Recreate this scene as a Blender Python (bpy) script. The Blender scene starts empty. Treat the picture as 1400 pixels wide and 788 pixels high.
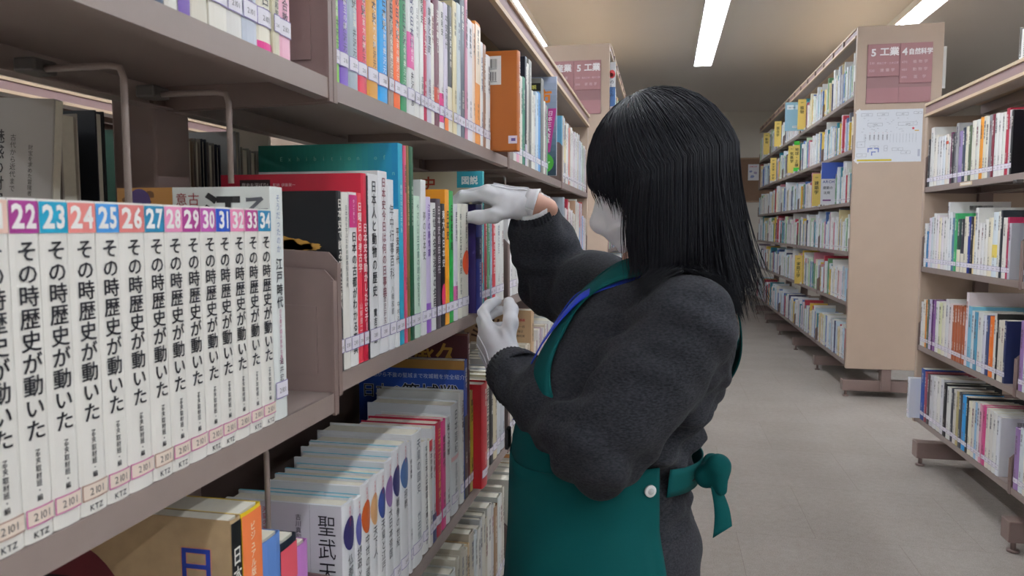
import bpy, bmesh, math, random
import numpy as np
from mathutils import Vector, Matrix
random.seed(7); np.random.seed(7)
SC = bpy.context.scene
COL = SC.collection
# ---------------------------------------------------------------- camera, light, exposure
cd = bpy.data.cameras.new('camera'); cam = bpy.data.objects.new('camera', cd); COL.objects.link(cam)
cd.sensor_fit = 'HORIZONTAL'; cd.sensor_width = 36.0; cd.lens = 36.0*1017.04/1400; cd.clip_start = .02
cam.location = (0, 0, 1.011)
cam.rotation_euler = (math.radians(90-4.658), 0, math.radians(11.546))
cd.dof.use_dof = True; cd.dof.focus_distance = 1.55; cd.dof.aperture_fstop = 16
SC.camera = cam
wd = bpy.data.worlds.new('world'); SC.world = wd; wd.use_nodes = True
wd.node_tree.nodes['Background'].inputs[0].default_value = (.8, .85, .9, 1)
wd.node_tree.nodes['Background'].inputs[1].default_value = .3
TUBE_POWER = 66.0
SC.view_settings.view_transform = 'Standard'; SC.view_settings.look = 'None'
SC.view_settings.exposure = 0.14; SC.view_settings.gamma = 1.0; SC.view_settings.use_curve_mapping = False
# ---------------------------------------------------------------- materials
def lin(h):
    h = h.lstrip('#'); o = []
    for i in (0, 2, 4):
        v = int(h[i:i+2], 16)/255
        o.append(v/12.92 if v <= .04045 else ((v+.055)/1.055)**2.4)
    return o
MATS = {}
def mat(hx, rough=.45, noise=.06, scale=30, bump=0, bscale=200, metal=0, spec=.5, emit=0, coat=0, sheen=0, trans=0):
    key = (hx, rough, noise, scale, bump, bscale, metal, spec, emit, coat, sheen, trans)
    if key in MATS: return MATS[key]
    m = bpy.data.materials.new('paint_'+hx); m.use_nodes = True
    nt = m.node_tree; b = nt.nodes['Principled BSDF']; c = lin(hx)
    b.inputs['Roughness'].default_value = rough; b.inputs['Metallic'].default_value = metal
    b.inputs['Specular IOR Level'].default_value = spec
    if coat: b.inputs['Coat Weight'].default_value = coat; b.inputs['Coat Roughness'].default_value = .2
    if sheen: b.inputs['Sheen Weight'].default_value = sheen
    if trans: b.inputs['Transmission Weight'].default_value = trans
    b.inputs['Base Color'].default_value = (*c, 1)
    if noise or bump:
        tc = nt.nodes.new('ShaderNodeTexCoord')
    if noise:
        n = nt.nodes.new('ShaderNodeTexNoise'); n.inputs['Scale'].default_value = scale; n.inputs['Detail'].default_value = 4
        r = nt.nodes.new('ShaderNodeMixRGB'); r.blend_type = 'MIX'
        r.inputs[1].default_value = (*[max(0, v*(1-noise)) for v in c], 1); r.inputs[2].default_value = (*[min(1, v*(1+noise)) for v in c], 1)
        nt.links.new(tc.outputs['Object'], n.inputs['Vector']); nt.links.new(n.outputs[0], r.inputs[0]); nt.links.new(r.outputs[0], b.inputs['Base Color'])
    if bump:
        n2 = nt.nodes.new('ShaderNodeTexNoise'); n2.inputs['Scale'].default_value = bscale; n2.inputs['Detail'].default_value = 3
        bp = nt.nodes.new('ShaderNodeBump'); bp.inputs['Strength'].default_value = bump; bp.inputs['Distance'].default_value = .002
        nt.links.new(tc.outputs['Object'], n2.inputs['Vector']); nt.links.new(n2.outputs[0], bp.inputs['Height']); nt.links.new(bp.outputs[0], b.inputs['Normal'])
    if emit:
        b.inputs['Emission Color'].default_value = (*c, 1); b.inputs['Emission Strength'].default_value = emit
    MATS[key] = m; return m
def paper(hx): return mat(hx, .38, .03, 40)
def ink(hx): return mat(hx, .42, 0)
STEEL = mat('8d7e78', .42, .05, 60, .08, 900)
STEELD = mat('7f6c66', .45, .05, 60, .08, 900)
WOOD = mat('b9a492', .5, .07, 9, .05, 120)
WOODE = mat('c4ab8e', .5, .10, 14)
FASCIA = mat('8a6e6c', .5, .05, 40)
PAGES = mat('e2dccb', .8, .08, 150)
# ---------------------------------------------------------------- mesh helpers
class MB:
    def __init__(s): s.v = []; s.f = []; s.mi = []; s.ms = []; s.sm = []
    def m(s, mt):
        if mt not in s.ms: s.ms.append(mt)
        return s.ms.index(mt)
    def add(s, vs, fs, mt, smooth=False):
        o = len(s.v); s.v.extend([tuple(map(float, p)) for p in vs]); i = s.m(mt)
        for f in fs: s.f.append(tuple(o+k for k in f)); s.mi.append(i); s.sm.append(smooth)
    def box(s, a, b, mt, bev=0):
        (x0, y0, z0), (x1, y1, z1) = a, b
        if bev and min(x1-x0, y1-y0, z1-z0) > 2.2*bev:
            bm = bmesh.new(); bmesh.ops.create_cube(bm, size=1)
            for v in bm.verts: v.co = Vector(((x0+x1)/2+v.co.x*(x1-x0), (y0+y1)/2+v.co.y*(y1-y0), (z0+z1)/2+v.co.z*(z1-z0)))
            bmesh.ops.bevel(bm, geom=bm.edges[:], offset=bev, segments=2, affect='EDGES', profile=.5)
            bm.verts.index_update(); s.add([v.co for v in bm.verts], [[v.index for v in f.verts] for f in bm.faces], mt); bm.free(); return
        s.add([(x0,y0,z0),(x1,y0,z0),(x1,y1,z0),(x0,y1,z0),(x0,y0,z1),(x1,y0,z1),(x1,y1,z1),(x0,y1,z1)],
              [(0,3,2,1),(4,5,6,7),(0,1,5,4),(1,2,6,5),(2,3,7,6),(3,0,4,7)], mt)
    def tube(s, pts, r, mt, n=10, caps=True):
        pts = [np.array(p, float) for p in pts]; rs = r if isinstance(r, (list, tuple, np.ndarray)) else [r]*len(pts)
        t0 = pts[1]-pts[0]; up = np.array([0, 0, 1.]) if abs(t0[2]) < .9*np.linalg.norm(t0) else np.array([1., 0, 0])
        vs = []; u = None
        for i, p in enumerate(pts):
            t = pts[min(i+1, len(pts)-1)]-pts[max(i-1, 0)]; t = t/(np.linalg.norm(t)+1e-12)
            u = np.cross(t, up) if u is None else u-t*np.dot(u, t)
            u = u/(np.linalg.norm(u)+1e-12); w = np.cross(t, u)
            for k in range(n):
                a = 2*math.pi*k/n; vs.append(p+rs[i]*(math.cos(a)*u+math.sin(a)*w))
        fs = [(i*n+k, i*n+(k+1) % n, (i+1)*n+(k+1) % n, (i+1)*n+k) for i in range(len(pts)-1) for k in range(n)]
        if caps: fs += [tuple(range(n-1, -1, -1)), tuple((len(pts)-1)*n+k for k in range(n))]
        s.add(vs, fs, mt, True)
    def prism(s, poly, axis, a, b, mt):   # poly in the two other axes, extruded from a to b
        def P(q, h):
            return {'x': (h, q[0], q[1]), 'y': (q[0], h, q[1]), 'z': (q[0], q[1], h)}[axis]
        n = len(poly)
        ar = sum(poly[i][0]*poly[(i+1) % n][1]-poly[(i+1) % n][0]*poly[i][1] for i in range(n))
        if (ar < 0) != (axis == 'y'): poly = poly[::-1]
        s.add([P(q, a) for q in poly]+[P(q, b) for q in poly],
              [tuple(range(n-1, -1, -1)), tuple(range(n, 2*n))]+[(i, (i+1) % n, n+(i+1) % n, n+i) for i in range(n)], mt)
    def build(s, name, parent=None, loc=None, rotz=None):
        me = bpy.data.meshes.new(name); me.from_pydata(s.v, [], s.f)
        for mt in s.ms: me.materials.append(mt)
        if s.f:
            me.polygons.foreach_set('material_index', s.mi); me.polygons.foreach_set('use_smooth', s.sm)
        me.update(); o = bpy.data.objects.new(name, me); COL.objects.link(o)
        if parent: o.parent = parent
        if loc is not None: o.location = loc
        if rotz is not None: o.rotation_euler = (0, 0, rotz)
        return o
def tag(o, label=None, cat=None, group=None, kind=None):
    if label: o['label'] = label
    if cat: o['category'] = cat
    if group: o['group'] = group
    if kind: o['kind'] = kind
    return o
def empty(name, label, cat, loc=(0, 0, 0), rotz=0, group=None):
    o = bpy.data.objects.new(name, None); COL.objects.link(o); o.location = loc; o.rotation_euler = (0, 0, rotz); o.empty_display_size = .05
    return tag(o, label, cat, group)
# ---------------------------------------------------------------- lettering: glyph outlines as mesh, cached
GL = {}
def glyph(ch, bold=0):
    k = (ch, bold)
    if k in GL: return GL[k]
    c = bpy.data.curves.new('g', 'FONT'); c.body = ch; c.resolution_u = 2; c.fill_mode = 'FRONT'; c.bevel_resolution = 0; c.bevel_depth = {0: 0, 1: .014, 2: .036}[bold]   # heavier weights grow the outline
    o = bpy.data.objects.new('g', c); COL.objects.link(o)
    me = bpy.data.meshes.new_from_object(o)
    v = np.array([(p.co.x, p.co.y) for p in me.vertices]) if len(me.vertices) else np.zeros((0, 2))
    f = [tuple(p.vertices) for p in me.polygons]
    bpy.data.objects.remove(o); bpy.data.curves.remove(c); bpy.data.meshes.remove(me)
    GL[k] = (v, f); return GL[k]
def text(mb, s, fn, a, z, size, hx, bold=0, vert=True, sx=1.0, brush=False, pitch=1.04):
    """fn(u, z) -> point on a surface. vertical: a = column centre, z = top. horizontal: a = centre, z = baseline"""
    mt = ink(hx); bs = [bold]; offs = [0]
    if vert:
        y = z
        for ch in s:
            if ch == ' ': y -= size*.5; continue
            asc = ord(ch) < 128 or ch in 'ー〜'
            for b_, of in zip(bs, offs):
                v, f = glyph(ch, b_)
                if len(v) == 0: continue
                if asc:
                    cx = (v[:, 0].min()+v[:, 0].max())/2; cy = (v[:, 1].min()+v[:, 1].max())/2
                    q = np.stack([v[:, 1]-cy, -(v[:, 0]-cx)], 1); adv = (v[:, 0].max()-v[:, 0].min())+.1
                else:
                    q = v-np.array([.5, .38]); adv = pitch
                q = q*size; q[:, 0] = q[:, 0]*sx+of*size
                mb.add([fn(a+p[0], y-adv*size/2+p[1]) for p in q], f, mt)
            y -= adv*size
    else:
        adv = []
        for ch in s:
            v, f = glyph(ch, bold)
            adv.append(.4 if len(v) == 0 else (1.02 if ord(ch) > 127 else v[:, 0].max()+.07))
        x = a-sum(adv)*size*sx/2
        for ch, ad in zip(s, adv):
            v, f = glyph(ch, bold)
            if len(v): mb.add([fn(x+p[0]*size*sx, z+p[1]*size) for p in v], f, mt)
            x += ad*size*sx
def rect(mb, fn, u0, u1, z0, z1, hx, n=1, mt=None):
    vs = []; fs = []
    for i in range(n+1):
        u = u0+(u1-u0)*i/n; vs += [fn(u, z0), fn(u, z1)]
    for i in range(n): fs.append((2*i, 2*i+2, 2*i+3, 2*i+1))
    mb.add(vs, fs, mt or ink(hx))
def disc(mb, fn, u, z, ru, rz, hx, n=20, wob=0, seed=0):
    rr = random.Random(seed); vs = [fn(u, z)]; W = [1+wob*(rr.random()-.5) for i in range(n)]; q = (.3, .6, .85, 1)
    for k in q:
        for i in range(n):
            a = 2*math.pi*i/n; vs.append(fn(u+ru*k*W[i]*math.cos(a), z+rz*k*W[i]*math.sin(a)))
    fs = [(0, 1+i, 1+(i+1) % n) for i in range(n)]+[(1+k*n+i, 1+(k+1)*n+i, 1+(k+1)*n+(i+1) % n, 1+k*n+(i+1) % n) for k in range(len(q)-1) for i in range(n)]
    mb.add(vs, fs, ink(hx))
def barcode(mb, fn, u0, u1, z0, z1, seed=1):
    rr = random.Random(seed); u = u0
    while u < u1:
        w_ = rr.choice([.0006, .001, .0014]); rect(mb, fn, u, min(u+w_, u1), z0, z1, '3c3c40'); u += w_+rr.choice([.0006, .001, .0014])
    rect(mb, fn, u0, u1, z0-.0024, z0-.001, '8a8a8c')
# ---------------------------------------------------------------- the room
FX, CZ = 10.6, 2.57
def struct(mb, name): o = mb.build(name); o['kind'] = 'structure'; return o
def carpet():
    m = bpy.data.materials.new('carpet'); m.use_nodes = True; nt = m.node_tree; b = nt.nodes['Principled BSDF']
    b.inputs['Roughness'].default_value = .95; b.inputs['Specular IOR Level'].default_value = .1
    tc = nt.nodes.new('ShaderNodeTexCoord'); n = nt.nodes.new('ShaderNodeTexNoise'); n.inputs['Scale'].default_value = 260; n.inputs['Detail'].default_value = 3
    n2 = nt.nodes.new('ShaderNodeTexNoise'); n2.inputs['Scale'].default_value = 3; n2.inputs['Detail'].default_value = 5
    n3 = nt.nodes.new('ShaderNodeTexNoise'); n3.inputs['Scale'].default_value = 45; n3.inputs['Detail'].default_value = 4
    r = nt.nodes.new('ShaderNodeValToRGB'); r.color_ramp.elements[0].position = .3; r.color_ramp.elements[0].color = (*lin('857d77'), 1)
    r.color_ramp.elements[1].position = .72; r.color_ramp.elements[1].color = (*lin('aba39d'), 1)
    a1 = nt.nodes.new('ShaderNodeMath'); a1.operation = 'MULTIPLY_ADD'; a1.inputs[1].default_value = .55; 
    a2 = nt.nodes.new('ShaderNodeMath'); a2.operation = 'MULTIPLY_ADD'; a2.inputs[1].default_value = .25
    a3 = nt.nodes.new('ShaderNodeMath'); a3.operation = 'MULTIPLY'; a3.inputs[1].default_value = .2
    for q in (n, n2, n3): nt.links.new(tc.outputs['Object'], q.inputs['Vector'])
    nt.links.new(n3.outputs[0], a3.inputs[0]); nt.links.new(n2.outputs[0], a2.inputs[0]); nt.links.new(a3.outputs[0], a2.inputs[2])
    nt.links.new(n.outputs[0], a1.inputs[0]); nt.links.new(a2.outputs[0], a1.inputs[2]); nt.links.new(a1.outputs[0], r.inputs[0])
    br = nt.nodes.new('ShaderNodeTexBrick'); br.offset = .5; br.inputs['Scale'].default_value = 1; br.inputs['Brick Width'].default_value = .5; br.inputs['Row Height'].default_value = .5; br.inputs['Mortar Size'].default_value = .0012; br.inputs['Mortar Smooth'].default_value = .3
    br.inputs['Color1'].default_value = (1, 1, 1, 1); br.inputs['Color2'].default_value = (.97, .97, .96, 1); br.inputs['Mortar'].default_value = (.80, .79, .78, 1)
    mx = nt.nodes.new('ShaderNodeMixRGB'); mx.blend_type = 'MULTIPLY'; mx.inputs[0].default_value = 1
    nt.links.new(tc.outputs['Object'], br.inputs['Vector']); nt.links.new(r.outputs[0], mx.inputs[1]); nt.links.new(br.outputs[0], mx.inputs[2]); nt.links.new(mx.outputs[0], b.inputs['Base Color'])
    bp = nt.nodes.new('ShaderNodeBump'); bp.inputs['Strength'].default_value = .5; bp.inputs['Distance'].default_value = .003
    nt.links.new(n.outputs[0], bp.inputs['Height']); nt.links.new(bp.outputs[0], b.inputs['Normal'])
    return m
RX0, RX1, RY0 = -6.0, 4.6, -3.2
WALLM = mat('cfc9bf', .75, .03, 3); CEILM = mat('e2dcd4', .85, .03, 2)
b = MB(); b.box((RX0, RY0, -.05), (RX1, FX, 0), carpet()); struct(b, 'floor')
b = MB(); b.box((RX0, RY0, CZ), (RX1, FX, CZ+.05), CEILM); struct(b, 'ceiling')
b = MB(); b.box((RX0, FX, 0), (RX1, FX+.1, CZ), WALLM); struct(b, 'wall_far')
b = MB(); b.box((RX0-.1, RY0, 0), (RX0, FX, CZ), WALLM); struct(b, 'wall_left')
b = MB(); b.box((RX1, RY0, 0), (RX1+.1, FX, CZ), WALLM); struct(b, 'wall_right')
b = MB(); b.box((RX0, RY0-.1, 0), (RX1, RY0, CZ), WALLM); struct(b, 'wall_back')
b = MB(); b.box((RX0, FX-.012, 0), (RX1, FX, .09), mat('8a7d70', .6)); struct(b, 'baseboard_far')
# ---------------------------------------------------------------- ceiling lights (the lamps' own light)
TUBE = mat('eef5ff', .3, 0, emit=TUBE_POWER); LAMPW = mat('eeeeea', .35, .02)
def lamp(x, y0, y1, label):
    r = empty('fluorescent_light', label, 'ceiling light', (x, (y0+y1)/2, CZ), 0, 'fluorescent lights on the ceiling')
    L = (y1-y0)/2
    h = MB(); pr_ = [(-.084, -.001), (.084, -.001), (.084, -.054), (.080, -.054), (.034, -.010), (-.034, -.010), (-.080, -.054), (-.084, -.054)]
    h.prism(pr_, 'y', -L, L, LAMPW); h.box((-.084, -L-.004, -.054), (.084, -L, -.001), LAMPW); h.box((-.084, L, -.054), (.084, L+.004, -.001), LAMPW)
    h.build('housing', r)
    t = MB(); t.tube([(0, -L+.02, -.034), (0, L-.02, -.034)], .014, TUBE, 10); t.build('tube', r)
    for sgn in (-1, 1):
        c = MB(); c.box((-.016, min(sgn*(L-.02), sgn*L), -.05), (.016, max(sgn*(L-.02), sgn*L), -.01), LAMPW, .002); c.build('lamp_holder', r)
lamp(.325, 4.85, 7.32, 'white fluorescent strip light ending above the head, middle of the picture')
lamp(1.74, 4.6, 7.07, 'white fluorescent strip light rising behind the tall right bookcase')
lamp(-1.06, 4.45, 6.92, 'white fluorescent strip light peeking over the left bookcase top')
for i, x in enumerate((-3.9, -2.46, -1.06, .325, 1.74, 3.15)):
    for (y0, y1) in ((-2.6, -.13), (1.1, 3.57), (4.6, 7.07)):
        if y0 > 4 and -1.5 < x < 2: continue
        lamp(x, y0, y1, 'white fluorescent strip light over an aisle out of view')
# ---------------------------------------------------------------- bookcases
D2, LIPH = .227, .0215
def shelf_mesh(w, d, flip):   # steel tray: w along y, front lip at x=+d (flip: -d), top at z=0
    s = MB(); g = -1 if flip else 1; g0 = .003
    def bx(x0, x1, z0, z1, y0=g0, y1=None):
        a, c = sorted((g*x0, g*x1)); s.box((a, y0, z0), (c, w-g0 if y1 is None else y1, z1), STEEL)
    bx(.02, d-.0015, -.0015, 0); bx(d-.003, d, -LIPH, 0); bx(d-.016, d-.003, -LIPH, -LIPH+.0015); bx(.02, .022, -LIPH-.006, -.0015); bx(.022, .04, -LIPH-.006, -LIPH-.0045)
    bx(.05, d-.02, -.014, -.0015, w/2-.02, w/2+.02)
    return s
def bracket_mesh(d, flip, hh=.155):
    s = MB(); g = -1 if flip else 1
    p = [(.03, -.028), (d-.001, -LIPH-.003), (d+.001, -.01), (d+.001, hh-.012), (d-.010, hh), (.03, hh+.01)]
    s.prism([(g*x, z) for x, z in (p if g > 0 else p[::-1])], 'y', -.001, .001, STEELD)
    q = [(.05, .02), (d-.02, .02), (d-.02, hh-.04), (.05, hh-.034)]
    s.prism([(g*x, z) for x, z in (q if g > 0 else q[::-1])], 'y', -.0025, .0025, STEELD)
    a, c = sorted((g*(d-.002), g*(d+.0015))); s.box((a, -.0045, -LIPH-.003), (c, .0045, hh-.012), STEELD)
    return s
def bookcase(name, label, xc, edges, tiers, top, tall, sides=(1, -1), endA=False, endB=False, over={}, back={}, panels=()):
    r = empty(name, label, 'bookcase', (xc, edges[0], 0)); y00 = edges[0]
    N = len(edges)-1
    for sd in sides:
        for i in range(N):
            w = edges[i+1]-edges[i]
            for k, z in enumerate(tiers):
                zz = over.get((i, k), z) if sd == 1 else back.get(k, z)
                o = shelf_mesh(w, D2, sd < 0).build('shelf', r, (0, edges[i]-y00, zz))
                for yy in (.0055, w-.0055):
                    bracket_mesh(D2, sd < 0, .09 if tall else .105 if k == 1 else .135 if k else .10).build('bracket', o, (0, yy, 0))
    for e in edges:
        p = MB(); p.box((-.027, -.022, .05), (.027, .040, top-.06), STEELD, .003); p.build('post', r, (0, e-y00, 0))
        f = MB(); f.box((-D2-.006, -.03, .038), (D2+.006, .03, .104), STEELD, .003)
        for sx in (-1, 1):
            f.tube([(sx*(D2-.02), 0, .0), (sx*(D2-.02), 0, .04)], .008, STEELD); f.tube([(sx*(D2-.02), 0, .0), (sx*(D2-.02), 0, .008)], .018, STEELD)
        f.build('foot', r, (0, (e-y00) if e not in (edges[0], edges[-1]) else (e-y00+(.035 if e == edges[0] else -.035)), 0))
    for i, z0, z1 in panels:
        p = MB(); p.box((-.001, edges[i]-y00+.042, z0), (.001, edges[i+1]-y00-.024, z1), mat('5a4a44', .5, .05)); p.build('back_panel', r)
    Lt = edges[-1]-edges[0]; T = MB(); W = D2+.006
    ya, yb = -(.024 if endA else 0), Lt+(.024 if endB else 0)
    if tall: ya = 0 if endA else ya
    T.box((-W, ya, top-.012), (W, yb, top), WOODE, .002); 
    for sx in (-1, 1):       # hollow under the board: only the rims come down
        a_, c_ = sorted((sx*(W-.006), sx*(W-.026))); T.box((a_, ya, top-.044), (c_, yb, top-.012), FASCIA); a_, c_ = sorted((sx*(W-.012), sx*(W-.085))); T.box((a_, ya, top-.053), (c_, yb, top-.044), STEEL)
    T.box((-.02, ya, top-.05), (.02, yb, top-.012), STEELD)
    T.box((-W, ya, top-.055), (-W+.012, yb, top-.044), WOODE); T.box((W-.012, ya, top-.055), (W, yb, top-.044), WOODE)
    if tall:
        for i in range(1, N*3):
            for sx in (-1, 1): T.box((sx*W-.004, Lt*i/N/3-.012, top-.044), (sx*W+.004, Lt*i/N/3+.012, top-.012), STEELD)
    T.build('top_board', r)
    for flag, y in ((endA, -.028), (endB, Lt+.001)):
        if flag:
            p = MB(); p.box((-D2, y, .178), (D2, y+.027, top+(.0 if tall else -.056)), WOOD, .003); p.build('end_panel', r)
    return r
Z4 = [.209, .509, .849, 1.169]; Z6 = [.214, .569, .868, 1.159, 1.467, 1.773]
LE = [-.145, .756, 1.676, 2.578, 3.450]
XL, XR = -.351, 1.064
bookcase('low_bookcase', 'low brown steel bookcase the librarian is reaching into', XL-D2, LE, Z4, 1.526, False, endB=True, over={(0, 2): .830, (0, 1): .465}, back={3: 1.238}, panels=[(i, .215, .480) for i in range(4)]+[(i, .512, .822) for i in range(4)]+[(i, .852, 1.14) for i in (2, 3)]+[(i, 1.172, 1.47) for i in (1, 2, 3)])
bookcase('low_bookcase', 'low brown steel bookcase across the aisle, opposite the librarian', XR+D2, [1.62, 2.52, 3.420], [.209, .515, .847, 1.178], 1.526, False, endB=True)
bookcase('low_bookcase', 'low bookcase glimpsed through the left bookcase, wood-edged maroon top', XL-D2-1.87, [1.7, 2.6, 3.50], Z4, 1.526, False, sides=(1,), endB=True)
TE = [4.69+.884*i for i in range(6)]
bookcase('tall_bookcase', 'tall bookcase with a floor map and maroon sign on its end panel', XR+D2, TE, Z6, 2.155, True, endA=True)
TL = [4.79+.884*i for i in range(4)]
bookcase('tall_bookcase', 'tall bookcase behind the head, its maroon sign half hidden', XL-D2, TL, Z6, 2.155, True, endA=True)
bookcase('tall_bookcase', 'tall bookcase far off, seen in the gap of the left bookcase', XL-D2-1.87, TL[:3], Z6, 2.155, True, sides=(1,), endA=True)
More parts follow.
